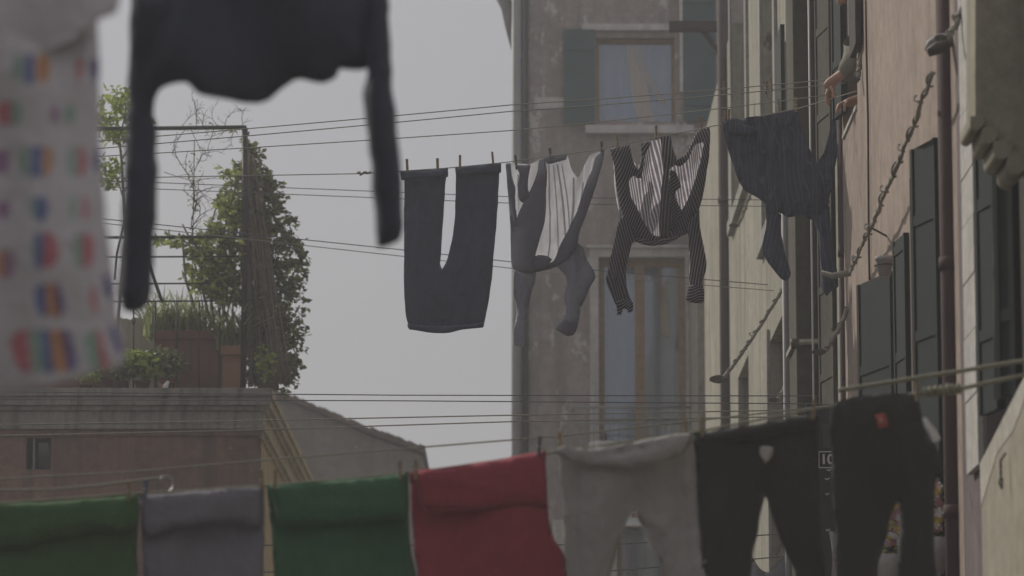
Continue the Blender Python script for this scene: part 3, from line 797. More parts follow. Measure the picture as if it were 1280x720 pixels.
# --- aged yellow house
yh = thing('yellow_house', 'old house with peeling yellowish grey plaster on the right, behind the hanging shirts', 'house', (3, 33, 0))
def hole(pa, pb, ya, yb):
    a, b = sorted((YW(pa), YW(pb))); m = (a + b) / 2
    return (a, b, ZA(yb, m), ZA(ya, m))
yholes = [hole(918, 936, -90, 232), hole(956, 972, -90, 262), hole(984, 993, 40, 330), hole(961, 986, 402, 760), hole(921, 934, 458, 800), hole(871, 880, 320, 600)]
wall('x', XW, XW + .35, 23.0, YF - .002, 0, HT, yholes, 'wall', 'yellow', yh)
for i, h in enumerate(yholes):
    q = MB(); q.box(XW + (.13 if i != 1 else .11), XW + .16, h[0] + .002, h[1] - .002, h[2] + .002, h[3] - .002)
    f = q.build('window', 'shutter' if i == 2 else 'wood', yh)
    q = MB(); q.box(XW + .095, XW + .1, h[0] + .06, h[1] - .06, h[2] + .06, h[3] - .06); q.build('pane', 'glass', f)
    if i < 2 or i == 3:
        # pale stone jambs
        q = MB(); q.box(XW - .025, XW - .002, h[1] + .003, h[1] + .22, h[2] - .1, h[3] + .1); q.box(XW - .025, XW - .002, h[0] - .22, h[0] - .003, h[2] - .1, h[3] + .1)
        q.box(XW - .05, XW - .002, h[0] - .3, h[1] + .3, h[2] - .22, h[2] - .103); q.build('window_surround', 'stone', yh)
# half-open dark shutter with a sunlit edge
h = yholes[2]
MB().box(XW - .075, XW - .045, h[1] - .6, h[1] - .02, h[2], h[3]).build('shutter', 'shutter', yh)
# chimney breast
cb = MB(); cb.box(1.855, XW - .002, 24.8, 25.42, 0, HT); cb.build('chimney_breast', 'chimney2', yh, bevel=.012)
MB().box(1.835, XW - .001, 24.77, 25.45, ZA(430, 24.8), ZA(424, 24.8)).build('chimney_band', 'paleiron', yh)
# lead coloured drainpipe against it
MB().tube([(1.842, 25.55, 0), (1.842, 25.55, ZA(240, 25.5))], .022, 8).build('pipe', 'pipegrey', yh, True)
# downpipes and shutters
def pipe(pxc, w, Y, label, mat, y_top=-200, y_bot=1200, collars=(), group=None):
    x = P(pxc, 360, Y).x; r = w / 2 * Y / F
    t = thing('downpipe', label, 'drainpipe', (x, Y, 0), group)
    zb = max(.0, ZA(y_bot, Y)); zt_ = ZA(y_top, Y)
    MB().tube([(x, Y, zb), (x, Y, (zb + zt_) / 2), (x, Y, zt_)], r, 16).build('pipe', mat, t, True)
    for y in collars:
        z = ZA(y, Y); MB().tube([(x, Y, z - .03), (x, Y, z + .03)], r * 1.12, 16).build('collar', mat, t, True)
        MB().box(x, XW, Y - .012, Y + .012, z - .012, z + .012).build('clip', 'iron', t)
    return t
pipe(907, 16, 35.0, 'dark brown downpipe on yellow plaster, furthest along the right row', 'pipebrown', collars=(-30, 250, 560))
pipe(1055, 13, 22.85, 'slim dark brown downpipe just left of the pink wall', 'pipebrown', y_top=140, collars=(315, 560))
pipe(1066, 3.4, 22.55, 'very thin rusty pipe at the far edge of the pink wall', 'pipered', y_top=150, y_bot=430, collars=(220,))
pipe(1190, 29, 17.2, 'thick oxide red downpipe crossing the right side of the pink house', 'pipered', collars=(52, 330, 640))

# --- shutters facing the camera: hinged on the wall, leaf standing out
def shutter(house, px0, Y0, px1, ytop, ybot, mat='shutter', th=.03, planks=True, name='shutter', label=None):
    """px0 = outer edge px at depth Y0; hinge on the wall at px1"""
    a = P(px0, 400, Y0); yb = PX(px1, 400, XW).y; b = Vector((XW - .004, yb, 0)); a.z = 0
    zt_ = ZA(ytop, Y0); zb = ZA(ybot, Y0); d = (b - a); dn = d.normalized(); n = Vector((dn.y, -dn.x, 0))
    if n.y > 0: n = -n
    q = MB()
    def blk(s0, s1, o0, o1, za, zb_):
        p = [a + dn * s0 + n * o0, a + dn * s1 + n * o0, a + dn * s1 + n * o1, a + dn * s0 + n * o1]
        q.prism([Vector((v.x, v.y, za)) for v in p], (0, 0, zb_ - za))
    Ld = d.length
    blk(0, Ld, -th / 2, th / 2, zb, zt_)
    st_ = .018
    blk(0, min(st_ * 1.6, Ld * .25), th / 2 + .0005, th / 2 + .008, zb, zt_)
    blk(Ld - min(st_ * 1.6, Ld * .25), Ld, th / 2 + .0005, th / 2 + .008, zb, zt_)
    z = zb + .3
    while z < zt_:
        blk(min(st_ * 1.6, Ld * .25) + .001, Ld - min(st_ * 1.6, Ld * .25) - .001, th / 2 + .0005, th / 2 + .006, z, z + .05); z += .55
    k = .03
    z = zb + .05
    return q.build(name, mat, house, label=label)
shutter(yh, 1027, 23.75, 1046, -120, 760, 'chimney2')
shutter(yh, 1034, 23.72, 1046, -120, 760, 'shutter')
# iron shutter rods of the yellow house
MB().tube([(1.90, 24.0, ZA(800, 24)), (1.90, 24.0, ZA(-100, 24))], .006, 6).build('shutter_rod', 'white', yh, True)
# --- pink house
ph = thing('pink_house', 'house with sunlit pink plaster wall right of the striped and navy shirts', 'house', (3, 19, 0))
YA, YB = 16.95, 22.98
ph_h = [(21.78, 22.72, ZA(152, 22.3), ZA(-190, 22.3)), (20.35, 21.3, ZA(760, 20.8), ZA(372, 20.8)), (18.0, 19.0, ZA(740, 18.5), ZA(200, 18.5)), (18.0, 18.9, ZA(0, 18.4) + .9, ZA(-380, 18.4))]
wall('x', XW, XW + .35, YA, YB, 0, HT, ph_h[:3], 'wall', 'pink', ph)
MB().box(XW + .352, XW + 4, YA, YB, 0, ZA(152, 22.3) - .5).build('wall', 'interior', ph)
for i in (1, 2):
    h = ph_h[i]; f = MB().box(XW + .14, XW + .2, h[0] + .002, h[1] - .002, h[2] + .002, h[3] - .002).build('window', 'darkwood', ph)
    MB().box(XW + .13, XW + .137, h[0] + .06, h[1] - .06, h[2] + .06, h[3] - .06).build('pane', 'glass', f)
# room behind the open window, dark
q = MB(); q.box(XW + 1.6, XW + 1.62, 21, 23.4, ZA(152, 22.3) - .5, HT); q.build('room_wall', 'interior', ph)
MB().box(XW - .012, XW + .05, 21.8, 22.7, ph_h[0][2] - .03, ph_h[0][2] - .002).build('sill', 'palestone', ph, bevel=.005)
shutter(ph, 1048, 22.8, 1061, -120, 150, 'shutter')
# near leaf of the person's window stands against the pink wall
MB().box(XW - .045, XW - .012, 21.35, 21.74, ZA(66, 21.6), ZA(-160, 21.6)).build('shutter', 'darkwood', ph)
MB().box(XW - .05, XW - .036, 21.75, 21.765, ZA(44, 21.75), ZA(-160, 21.75)).build('shutter_rod', 'white', ph)
shutter(ph, 1076, 20.30, 1119, 357, 800, 'shutter')
shutter(ph, 1122, 19.35, 1138, 303, 800, 'shutter')
MB().tube([P(1124.5, 800, 19.3), P(1124.5, 315, 19.3)], .005, 6).build('shutter_rod', 'white', ph, True)
MB().tube([P(1126, 318, 19.28), P(1126, 300, 19.28)], .02, 8).build('shutter_hinge', 'iron', ph, True)
shutter(ph, 1146, 17.95, 1178, 188, 800, 'shutter')
MB().tube([P(1144.5, 800, 17.97), P(1144.5, 330, 17.97)], .006, 6).build('shutter_rod', 'pipegrey', ph, True)
# cable running down the pink wall with little clips
q = MB(); q.tube([PX(1082, 0, XW - .012), PX(1083, 60, XW - .012), PX(1085, 150, XW - .012), PX(1086, 300, XW - .012), PX(1087, 350, XW - .012)], .006, 6)
tag(q.build('wall_cable', 'pipebrown', smooth=True), 'thin cable running down the far edge of the pink wall', 'cable')
# flower pot in a wall ring
c = PX(1106, 346, XW - .07); fp = thing('wall_pot', 'small pale flowerpot in a wall ring above the low dark shutter', 'flowerpot', (c.x, c.y, c.z))
MB().tube([c, c + Vector((0, 0, .085)), c + Vector((0, 0, .087)), c + Vector((0, 0, .105))], [.030, .044, .05, .05], 16).build('pot', 'surround', fp, True)
q = MB(); q.tube([c + Vector((.052 * math.cos(a * .5236), .052 * math.sin(a * .5236), .06)) for a in range(13)], .004, 5); q.box(c.x + .05, XW, c.y - .004, c.y + .004, c.z + .056, c.z + .064); q.build('ring', 'iron', fp, True)
# --- near house
nh = thing('near_house', 'nearest house on the right, dark green shutters, pale stone jamb and stepped corbels', 'house', (3, 14.5, 0))
nhole = [(14.55, 16.1, ZA(535, 15.3), ZA(-150, 15.3))]
wall('x', XW, XW + .35, 9.0, YA - .002, 0, HT, nhole, 'wall', 'mauve', nh)
h = nhole[0]
f = MB().box(XW + .14, XW + .2, h[0] + .002, h[1] - .002, h[2] + .002, h[3] - .002).build('window', 'darkwood', nh)
# pale jamb of three stones with chips
q = MB(); zs = [ZA(590, 16.4), ZA(500, 16.4), ZA(420, 16.4), ZA(352, 16.4), ZA(280, 16.4), ZA(220, 16.4), ZA(140, 16.4), ZA(-100, 16.4)]
for i in range(len(zs) - 1):
    o_ = .002 * (i % 2); q.box(XW - .03 - o_, XW - .002, 16.14, 16.56 - o_, zs[i] + .004, zs[i + 1])
q.build('jamb', 'palestone', nh, bevel=.004)
shutter(nh, 1227, 15.75, 1252, -60, 520, 'shutter')
shutter(nh, 1249, 15.05, 1275, -60, 498, 'shutter')
MB().tube([P(1245, 500, 15.1), P(1245, 150, 15.1)], .009, 8).build('shutter_rod', 'pipegrey', nh, True)
MB().box(P(1242, 310, 15.08).x, P(1245.5, 310, 15.08).x, 15.06, 15.1, ZA(334, 15.08), ZA(302, 15.08)).build('shutter_catch', 'pipegrey', nh, bevel=.003)
# chimney breast with stepped scroll corbels
YC = 14.62
cx = P(1219, 100, YC).x
q = MB(); pr = [(1219, -220), (1219, 150), (1228, 156), (1242, 170), (1258, 184), (1280, 198), (1297, 206), (1297, -220)]
q.prism([P(x, y, YC) for x, y in pr], (0, .30, 0)); q.build('chimney_breast', 'chimney', nh)
for (x, y, r_) in ((1219, 157, 7.5), (1235, 173, 8.5), (1251, 191, 10), (1270, 208, 12)):
    c = P(x, y, YC); rr_ = r_ * YC / F; q = MB(); pts = [(c.x + rr_ * 1.5, YC - .02, c.z + rr_ * 1.5), (c.x - rr_ * .95, YC - .02, c.z + rr_ * 1.5)]
    for k in range(11):
        a = math.pi * (1 - .03 * k) + math.pi * k / 11; pts.append((c.x + rr_ * math.cos(a), YC - .02, c.z + rr_ * .95 * math.sin(a)))
    pts.append((c.x + rr_ * 1.3, YC - .02, c.z - rr_ * .1)); pts.append((c.x + rr_ * 1.5, YC - .02, c.z + rr_ * .2))
    q.prism(pts, (0, .33, 0)); q.build('corbel', 'chimney', nh, bevel=.004)
# cream lower wall with whitewashed sloping top
low = thing('cream_wall', 'cream sunlit wall stub with white sloping top at lower right, iron hook on it', 'wall', (1.95, 14, 0))
xo = 1.9
p0 = PX(1226, 585, xo); p1 = PX(1268, 503, xo)
sl_ = (p1.z - p0.z) / (p1.y - p0.y)
pA = Vector((xo, 12.0, p0.z + sl_ * (12 - p0.y)))
q = MB(); q.prism([Vector((xo, p0.y, 0)), p0, pA, Vector((xo, 12, 0))], (XW - .002 - xo, 0, 0)); q.build('wall', 'cream', low)
q = MB(); q.prism([p0 + Vector((-.003, .0, -.16)), p0 + Vector((-.003, .01, .02)), pA + Vector((-.003, 0, .02)), pA + Vector((-.003, 0, -.06)), p0.lerp(pA, .5) + Vector((-.003, 0, -.03)), p0.lerp(pA, .3) + Vector((-.003, 0, -.10)), p0.lerp(pA, .16) + Vector((-.003, 0, -.07))], (.10, 0, 0)); q.build('coping', 'whitewash', low, bevel=.004)
hk = PX(1257, 566, xo - .012)
q = MB(); q.tube([hk, hk + Vector((-.02, 0, -.03)), hk + Vector((-.02, 0, -.06))], .005, 6)
q.tube([hk + Vector((-.02, .012 * math.sin(a * .5236), -.075 + .016 * math.cos(a * .5236))) for a in range(13)], .004, 6)
q.tube([hk + Vector((-.02, 0, -.09)), hk + Vector((-.025, .005, -.115)), hk + Vector((-.02, -.012, -.14)), hk + Vector((-.015, 0, -.10))], .006, 6); q.build('hook', 'iron', low, True)

# ------------------------------------------------------------------ left house outside the frame (other anchor of the lines)
oh = thing('opposite_house', 'plastered house opposite, just outside the left edge of the frame', 'house', (-5, 17, 0))
wall('x', -4.4, -4.1, 4, 27, 0, 5.2, [], 'wall', 'brownwall', oh)

# ------------------------------------------------------------------ pulley brackets with wound rope
def bracket(label, wpx, wpy, epx, epy, mat='paleiron', wheel=1.0, wob=.01, Yo=None, hooks=3, horiz=False, seed=1):
    a = PX(wpx, wpy, XW - .004); Yw = a.y
    b = P(epx, epy, Yw - .02)
    t = thing('pulley_bracket', label, 'pulley bracket', tuple(a), 'clothesline pulley brackets')
    rr = random.Random(seed); n = 16; pts = []
    for i in range(n + 1):
        k = i / n; p = a.lerp(b, k)
        p += Vector((0, 0, -math.sin(k * math.pi) * .02)) + Vector((rr.uniform(-wob, wob), rr.uniform(-wob, wob), rr.uniform(-wob, wob))) * .5
        pts.append(p)
    MB().tube(pts, .014, 8).build('arm', mat, t, True)
    d = (b - a).normalized(); n1 = d.orthogonal().normalized(); n2 = d.cross(n1); L_ = (b - a).length
    rp_ = []
    for i in range(90):
        k = i / 89; rp_.append(a.lerp(b, k) + (n1 * math.cos(k * L_ * 70) + n2 * math.sin(k * L_ * 70)) * (.014 + .003 * math.sin(k * 60)) + Vector((0, 0, -math.sin(k * math.pi) * .02)))
    MB().tube(rp_, .006, 5).build('rope_winding', 'rope', t, True)
    for i in range(hooks):
        p = pts[int((i + .7) / (hooks + .4) * n)]; l = rr.uniform(.02, .034)
        MB().tube([p, p + Vector((-l * .6, 0, .008)), p + Vector((-l, 0, .02)), p + Vector((-l * .8, 0, .032)), p + Vector((-l * .5, 0, .025))], .0045, 5).build('hook', mat, t, True)
    # stay rod back to the wall
    w2 = PX(wpx + 14, epy + 2, XW - .004) if not horiz else a
    # pulley: cheeks and wheel
    r = .034 * wheel; c = b + Vector((-.03, 0, 0)); ax = Vector((0, 1, 0))
    q = MB(); nn_ = 20
    for off in (-.016, .012):
        q.prism([c + Vector((r * 1.5 * math.cos(2 * math.pi * k / nn_), off, r * .62 * math.sin(2 * math.pi * k / nn_))) for k in range(nn_)], (0, .004, 0))
    q.build('pulley_cheek', 'iron', t)
    MB().tube([c + ax * -.011, c + ax * -.004, c + ax * .004, c + ax * .011], [r * .72, r * .55, r * .55, r * .72], 20).build('pulley_wheel', 'pipegrey', t, True)
    return t
def rope_rail(label, a, b, p_, n_h, seed):
    t = thing('rope_rail', label, 'rope', tuple(PX(a[0], a[1], XW - p_))); rr = random.Random(seed)
    A, B = PX(*a, XW - p_), PX(*b, XW - p_ * .75); pts = []
    for i in range(31):
        k = i / 30; q_ = A.lerp(B, k); q_ += Vector((rr.uniform(-.006, .006), 0, -.13 * k * (1 - k) + rr.uniform(-.008, .008))); pts.append(q_)
    MB().tube(pts, [.008 + rr.uniform(0, .005) for _ in pts], 8).build('cord', 'paleiron', t, True)
    w_ = []; L_ = (B - A).length
    for i in range(420):
        k = i / 419; c = pts[min(29, int(k * 30))].lerp(pts[min(30, int(k * 30) + 1)], k * 30 - int(k * 30)); an = k * L_ * 26 + math.sin(k * 40)
        w_.append(c + Vector((math.cos(an), 0, math.sin(an))) * (.013 + .006 * math.sin(k * 37)))
    MB().tube(w_, .0055, 5).build('rope_winding', 'rope', t, True)
    for i in range(n_h):
        p = pts[int((i + .5) / n_h * 30)]; l = rr.uniform(.022, .034)
        MB().tube([p, p + Vector((-l * .5, 0, -.012)), p + Vector((-l, .02, 0)), p + Vector((-l * .9, .03, .02)), p + Vector((-l * .5, .03, .025))], .005, 6).build('hook', 'paleiron', t, True)
        if i == 3: MB().tube([p, Vector((XW, p.y + .15, p.z - .02))], .006, 5).build('clip', 'iron', t, True)
    e = pts[-1]; MB().tube([e, e + Vector((-.10, .05, -.01)), e + Vector((-.16, .05, .01))], [.02, .018, .014], 8).build('knot', 'rope', t, True)
rope_rail('rope wound iron rail with hooks running along the sunlit pink wall', (1166, 92), (1062, 340), .12, 5, 3)
bracket('far bracket on the yellow plaster below the navy shirt sleeve, pulley at its low end', 978, 362, 903, 474, wheel=1.3, hooks=1, seed=4, mat='paleiron')
bracket('short bracket across the top of the thick red downpipe with a grey pulley', 1208, -6, 1184, 47, wheel=.5, hooks=1, seed=5)
bracket('small low bracket by the chimney breast, half behind its pulley arm', 1060, 385, 1030, 440, wheel=.8, hooks=1, seed=6)
bracket('lowest bracket on the yellow plaster, above the dark trousers', 990, 462, 972, 500, wheel=.7, hooks=0, seed=7)
bracket('bracket end peeping out behind the navy shirt hem', 944, 225, 922, 282, wheel=.8, hooks=0, seed=8)
bracket('bracket holding the top clothes line beside the reaching arm', 1076, 68, 1071, 100, wheel=.9, hooks=0, seed=9)
# horizontal pulley arm on the chimney
c = P(1030, 428, 24.6)
pa = thing('pulley_bracket', 'short horizontal grey pulley arm sticking out in front of the olive chimney breast', 'pulley bracket', tuple(c), 'clothesline pulley brackets')
MB().tube([P(1052, 427, 24.6), P(1010, 428, 24.6), P(990, 429, 24.6)], [.014, .014, .016], 8).build('arm', 'paleiron', pa, True)
MB().tube([P(993, 424, 24.6), P(993, 436, 24.6)], [.03, .02], 10).build('pulley_wheel', 'iron', pa, True)
# grey pulley lamp-like block at the top right
c = P(1176, 60, 17.4)
pu = thing('pulley_block', 'large grey spindle shaped pulley block in front of the red downpipe', 'pulley', tuple(c))
MB().tube([P(1157, 63, 17.05), P(1163, 58, 17.05), P(1175, 52, 17.05), P(1187, 50, 17.05), P(1200, 50, 17.05)], [.008, .030, .038, .034, .02], 14).build('cheek', 'pipegrey', pu, True)
MB().tube([P(1160, 66, 17.0), P(1172, 60, 17.0), P(1186, 55, 17.0)], [.02, .03, .02], 12).build('wheel', 'iron', pu, True)
# dark wooden bracket at the top
wb = thing('wooden_bracket', 'dark wooden bracket with diagonal strut jutting out at the top of the brown pipe', 'bracket', tuple(P(897, 38, 36)))
a, b = P(898, 35, 36), P(836, 33, 36)
q = MB(); q.box(b.x, XW - .002, 35.95, 36.05, b.z - .05, b.z + .045); q.build('beam', 'darkwood', wb, bevel=.006)
q = MB(); q.prism([P(876, 40, 36), P(885, 40, 36), P(902, 66, 36), P(902, 76, 36)], (0, .06, 0)); q.build('strut', 'darkwood', wb)

# ------------------------------------------------------------------ hanging sign and flowers down the street
sg = thing('hanging_sign', 'narrow dark upright sign with a white framed number, between the two dark trousers', 'sign', tuple(P(1040, 600, 21.5)))
q = MB(); a, b = P(1010, 720, 21.5), P(1060, 505, 21.5); q.box(a.x, b.x, 21.5, 21.53, a.z - .5, b.z); q.build('board', 'black', sg, bevel=.004)
q = MB(); q.box(P(1021, 0, 21.5).x, P(1058, 0, 21.5).x, 21.485, 21.499, ZA(560, 21.5), ZA(530, 21.5)); q.build('header', 'chimney2', sg)
q = MB(); x0, x1, z0, zt2 = P(1016, 0, 21.49).x, P(1037, 0, 21.49).x, ZA(585, 21.49), ZA(564, 21.49); w_ = .005
for bx in ((x0, x1, z0, z0 + w_), (x0, x1, zt2 - w_, zt2), (x0, x0 + w_, z0 + w_, zt2 - w_), (x1 - w_, x1, z0 + w_, zt2 - w_)): q.box(bx[0], bx[1], 21.488, 21.498, bx[2], bx[3])
q.build('frame', 'white', sg)
tc = bpy.data.curves.new('number', 'FONT'); tc.body = '10'; tc.size = .078; tc.offset = .0018; tc.extrude = .003; tc.align_x = 'CENTER'; tc.align_y = 'CENTER'
to = bpy.data.objects.new('t', tc); me = bpy.data.meshes.new_from_object(to); bpy.data.objects.remove(to)
for v in me.vertices: v.co = Vector(((x0 + x1) / 2 + v.co.x, 21.492 - v.co.z, (z0 + zt2) / 2 + v.co.y))
link('number', me, 'white', sg)
q = MB()
for (x, y, l) in ((1036, 587, 5), (1034, 598, 6), (1034, 617, 5), (1035, 662, 5)): 
    q.tube([P(x - l / 2, y, 21.49), P(x, y + 1.5, 21.49), P(x + l / 2, y - .5, 21.49)], .004, 5)
q.build('mark', 'white', sg, True)
MB().box(P(1058, 0, 21.5).x - .02, XW, 21.505, 21.525, ZA(515, 21.5), ZA(510, 21.5)).build('arm', 'iron', sg)
def flowers(label, x0, x1, y0, y1, Y, seed, n=90):
    rr = random.Random(seed); c = P((x0 + x1) / 2, y1, Y); t = thing('flower_basket', label, 'flowers', tuple(c))
    pts = [tuple(P(rr.uniform(x0, x1), rr.uniform(y0, y1), Y + rr.uniform(-.05, .05))) for _ in range(n * 2)]
    leaf_mesh('foliage', pts, .05, 'leafdark', t, seed)
    for nm, mt in (('blossom', 'white'), ('blossom', 'pegyellow'), ('blossom', 'pinkish')):
        q = MB()
        for _ in range(n // 4):
            p = P(rr.uniform(x0, x1), rr.uniform(y0, y1 - (y1 - y0) * .3), Y - .06 + rr.uniform(-.03, .03)); r = rr.uniform(.010, .020)
            for k in range(5):
                a = k * 1.257; u = Vector((math.cos(a), rr.uniform(-.3, .3), math.sin(a))); v_ = Vector((-math.sin(a), 0, math.cos(a)))
                q.add([p, p + u * r + v_ * r * .5, p + u * r * 1.4, p + u * r - v_ * r * .5], [(0, 1, 2, 3)])
        q.build(nm, mt, t)
    q = MB(); zb = P(0, y1 + 20, Y).z
    q.tube([(c.x, Y, c.z - .12), (c.x, Y, c.z - .02), (c.x, Y, c.z + .04)], [.05, .08, .1], 14); q.build('basket', 'surround', t, True)
    q = MB(); q.tube([(c.x, Y, c.z), (c.x, Y, P(0, y0 - 12, Y).z), (c.x + .03, Y, P(0, y0 - 16, Y).z), (XW + .01, Y, P(0, y0 - 16, Y).z)], .006, 5); q.build('hanger', 'iron', t, True)
    return t
M['pinkish'] = plain('pink_petals', L(.45, .22, .24), .7, .2, 10)
flowers('hanging basket of yellow and white blossoms seen between the last trousers legs', 1094, 1128, 624, 704, 19.2, 61, 200)
flowers('small hanging basket of pink and white blossoms beside the thick red pipe', 1156, 1176, 606, 684, 17.6, 62, 110)

# ------------------------------------------------------------------ person at the window of the pink house
def skin_body(name, joints, edges, mat, parent, levels=2, root=0):
    me = bpy.data.meshes.new(name); me.from_pydata([j[0] for j in joints], edges, []); me.update()
    ob = bpy.data.objects.new(name, me); COL.objects.link(ob)
    md = ob.modifiers.new('s', 'SKIN'); md.use_smooth_shade = True
    for i, sv in enumerate(me.skin_vertices[0].data):
        r = joints[i][1]; sv.radius = (r, r) if isinstance(r, (int, float)) else r
        sv.use_root = (i == root)
    sb = ob.modifiers.new('u', 'SUBSURF'); sb.levels = levels; sb.render_levels = levels
    dg = bpy.context.evaluated_depsgraph_get(); ev = ob.evaluated_get(dg)
    m2 = bpy.data.meshes.new_from_object(ev, depsgraph=dg); bpy.data.objects.remove(ob)
    return m2
YH = 22.25
pe = thing('person', 'person in an olive sweater leaning out of the window, arm stretched to the navy shirt', 'person', (2.25, YH, ZA(152, 22.3)))
sh_ = P(1088, 52, YH); elb = P(1074, 80, YH - .15); wr = P(1043, 99, YH - .13)
hd = P(1066, -12, YH - .05)
J = [(Vector((2.35, YH, ZA(230, 22.3))), .15), (Vector((2.30, YH, ZA(120, 22.3))), .145), (Vector((2.20, YH, ZA(62, 22.3))), (.15, .12)),
     (Vector((2.12, YH, ZA(28, 22.3))), .052), (hd + Vector((-.01, 0, -.02)), .062), (hd + Vector((-.01, 0, .05)), .085), (hd + Vector((.0, 0, .12)), .07),
     (sh_, .06), (elb, .048), (P(1058, 90, YH - .15), .038), (wr, .029), (P(1037, 105, YH - .12), (.022, .04)), (P(1034, 113, YH - .12), (.018, .038)),
     (Vector((2.25, YH + .2, ZA(60, 22.3))), .055), (Vector((2.2, YH + .24, ZA(110, 22.3))), .045), (Vector((2.02, YH + .18, ZA(122, 22.3))), .032), (Vector((1.97, YH + .16, ZA(124, 22.3))), (.018, .035))]
E = [(0, 1), (1, 2), (2, 3), (3, 4), (4, 5), (5, 6), (2, 7), (7, 8), (8, 9), (9, 10), (10, 11), (11, 12), (2, 13), (13, 14), (14, 15), (15, 16)]
bmsh = skin_body('body', J, E, 'skin', pe)
# fingers: short chains rooted in the palm, closing on the shirt sleeve
def finger(base, d1, d2, d3, l, r):
    return [base, base + d1 * l * .45, base + d1 * l * .45 + d2 * l * .32, base + d1 * l * .45 + d2 * l * .32 + d3 * l * .23], r
palm = P(1035, 113, YH - .12)
fj = []
for k, (off, l) in enumerate(((-.030, .080), (-.010, .090), (.010, .085), (.030, .068))):
    b_ = palm + Vector((.004 * k, off, -.004 * k))
    fj.append(finger(b_, Vector((-.35, 0, -.94)), Vector((.10, 0, -.99)), Vector((.55, 0, -.83)), l, .0088))
fj.append(finger(palm + Vector((.012, -.036, .012)), Vector((.45, -.35, -.82)).normalized(), Vector((.1, -.1, -1)).normalized(), Vector((-.3, 0, -.95)).normalized(), .07, .0098))
palm2 = Vector((1.975, YH + .16, ZA(124, 22.3)))
for k, (off, l) in enumerate(((-.028, .075), (-.009, .085), (.010, .08), (.028, .065))):
    fj.append(finger(palm2 + Vector((0, off, 0)), Vector((-.85, 0, -.5)).normalized(), Vector((-.3, 0, -.95)).normalized(), Vector((.4, 0, -.9)).normalized(), l, .0088))
fj.append(finger(palm2 + Vector((.02, -.03, 0)), Vector((-.5, -.5, -.7)).normalized(), Vector((-.2, -.1, -1)).normalized(), Vector((0, 0, -1)), .065, .0098))
fb = MB()
for pts, r in fj:
    # smooth sweep through the knuckles with rounded tip
    cp = []
    for i in range(len(pts) - 1):
        for k in range(4): cp.append(pts[i].lerp(pts[i + 1], k / 4))
    cp.append(pts[-1]); cp.append(pts[-1] + (pts[-1] - pts[-2]).normalized() * r * .6)
    rs = [r * (1.12 - .22 * i / len(cp)) * (1.06 if i % 4 == 0 else 1) for i in range(len(cp))]; rs[-1] = r * .4
    fb.tube(cp, rs, 8)
# nose, chin, ears on the head, facing down the street wall (-X) and slightly to the camera
hc = hd + Vector((-.01, 0, .03)); fdir = Vector((-.92, -.25, -.3)).normalized()
fb.tube([hc + fdir * .07 + Vector((0, 0, .03)), hc + fdir * .095 + Vector((0, 0, .0)), hc + fdir * .105 + Vector((0, 0, -.018)), hc + fdir * .07 + Vector((0, 0, -.028))], [.008, .011, .014, .006], 8)
fb.tube([hc + fdir * .05 + Vector((0, 0, -.07)), hc + fdir * .075 + Vector((0, 0, -.085)), hc + fdir * .06 + Vector((0, 0, -.1))], [.03, .026, .014], 10)
for s_ in (-1, 1):
    c_ = hc + Vector((.02, s_ * .082, .0)); fb.tube([c_ + Vector((0, 0, -.03)), c_ + Vector((.012, s_ * .008, 0)), c_ + Vector((0, 0, .03))], [.006, .012, .007], 8)
bm = bmesh.new(); bm.from_mesh(bmsh)
tmp = bpy.data.meshes.new('tmp'); tmp.from_pydata(fb.v, [], fb.f); tmp.update(); bm.from_mesh(tmp); bmesh.ops.recalc_face_normals(bm, faces=bm.faces); bm.to_mesh(bmsh); bm.free()
bmsh.materials.clear()
link('body', bmsh, 'skin', pe, True)
q = MB()
for s_ in (-1, 1):
    p = hc + fdir * .078 + Vector((.0, s_ * .03, .022)); q.tube([p, p + fdir * .008], [.012, .004], 10)
q.build('eyes', 'white', pe, True)
q = MB(); p = hc + fdir * .085 + Vector((0, 0, -.05)); q.tube([p + Vector((0, -.022, 0)), p + fdir * .005, p + Vector((0, .022, 0))], [.003, .006, .003], 8); q.build('lips', 'pinkish', pe, True)
hm = bmesh.new(); bmesh.ops.create_icosphere(hm, subdivisions=3, radius=.103)
for v_ in hm.verts:
    d = v_.co.normalized(); cut = d.dot(fdir)
    v_.co = v_.co * (1 + .06 * noise.noise(d * 5)); v_.co = hc + Vector((.022, 0, .055)) + v_.co * (1.0 if cut < .25 else .82)
me = bpy.data.meshes.new('hair'); hm.to_mesh(me); hm.free(); link('hair', me, 'hair', pe, True)
# sweater: torso and sleeve over the body, sleeve pushed up to the forearm
SJ = [(J[0][0], .165), (J[1][0], .16), (J[2][0], (.168, .135)), (Vector((2.15, YH, ZA(40, 22.3))), .075), (P(1082, 62, YH - .1), .1), (P(1072, 74, YH - .16), .098), (P(1060, 86, YH - .16), .064), (P(1051, 94, YH - .15), .048),
      (J[13][0], .07), (J[14][0], .06)]
SE = [(0, 1), (1, 2), (2, 3), (2, 4), (4, 5), (5, 6), (6, 7), (2, 8), (8, 9)]
sm = skin_body('sweater', SJ, SE, 'sweater', pe)
link('sweater', sm, 'sweater', pe, True)

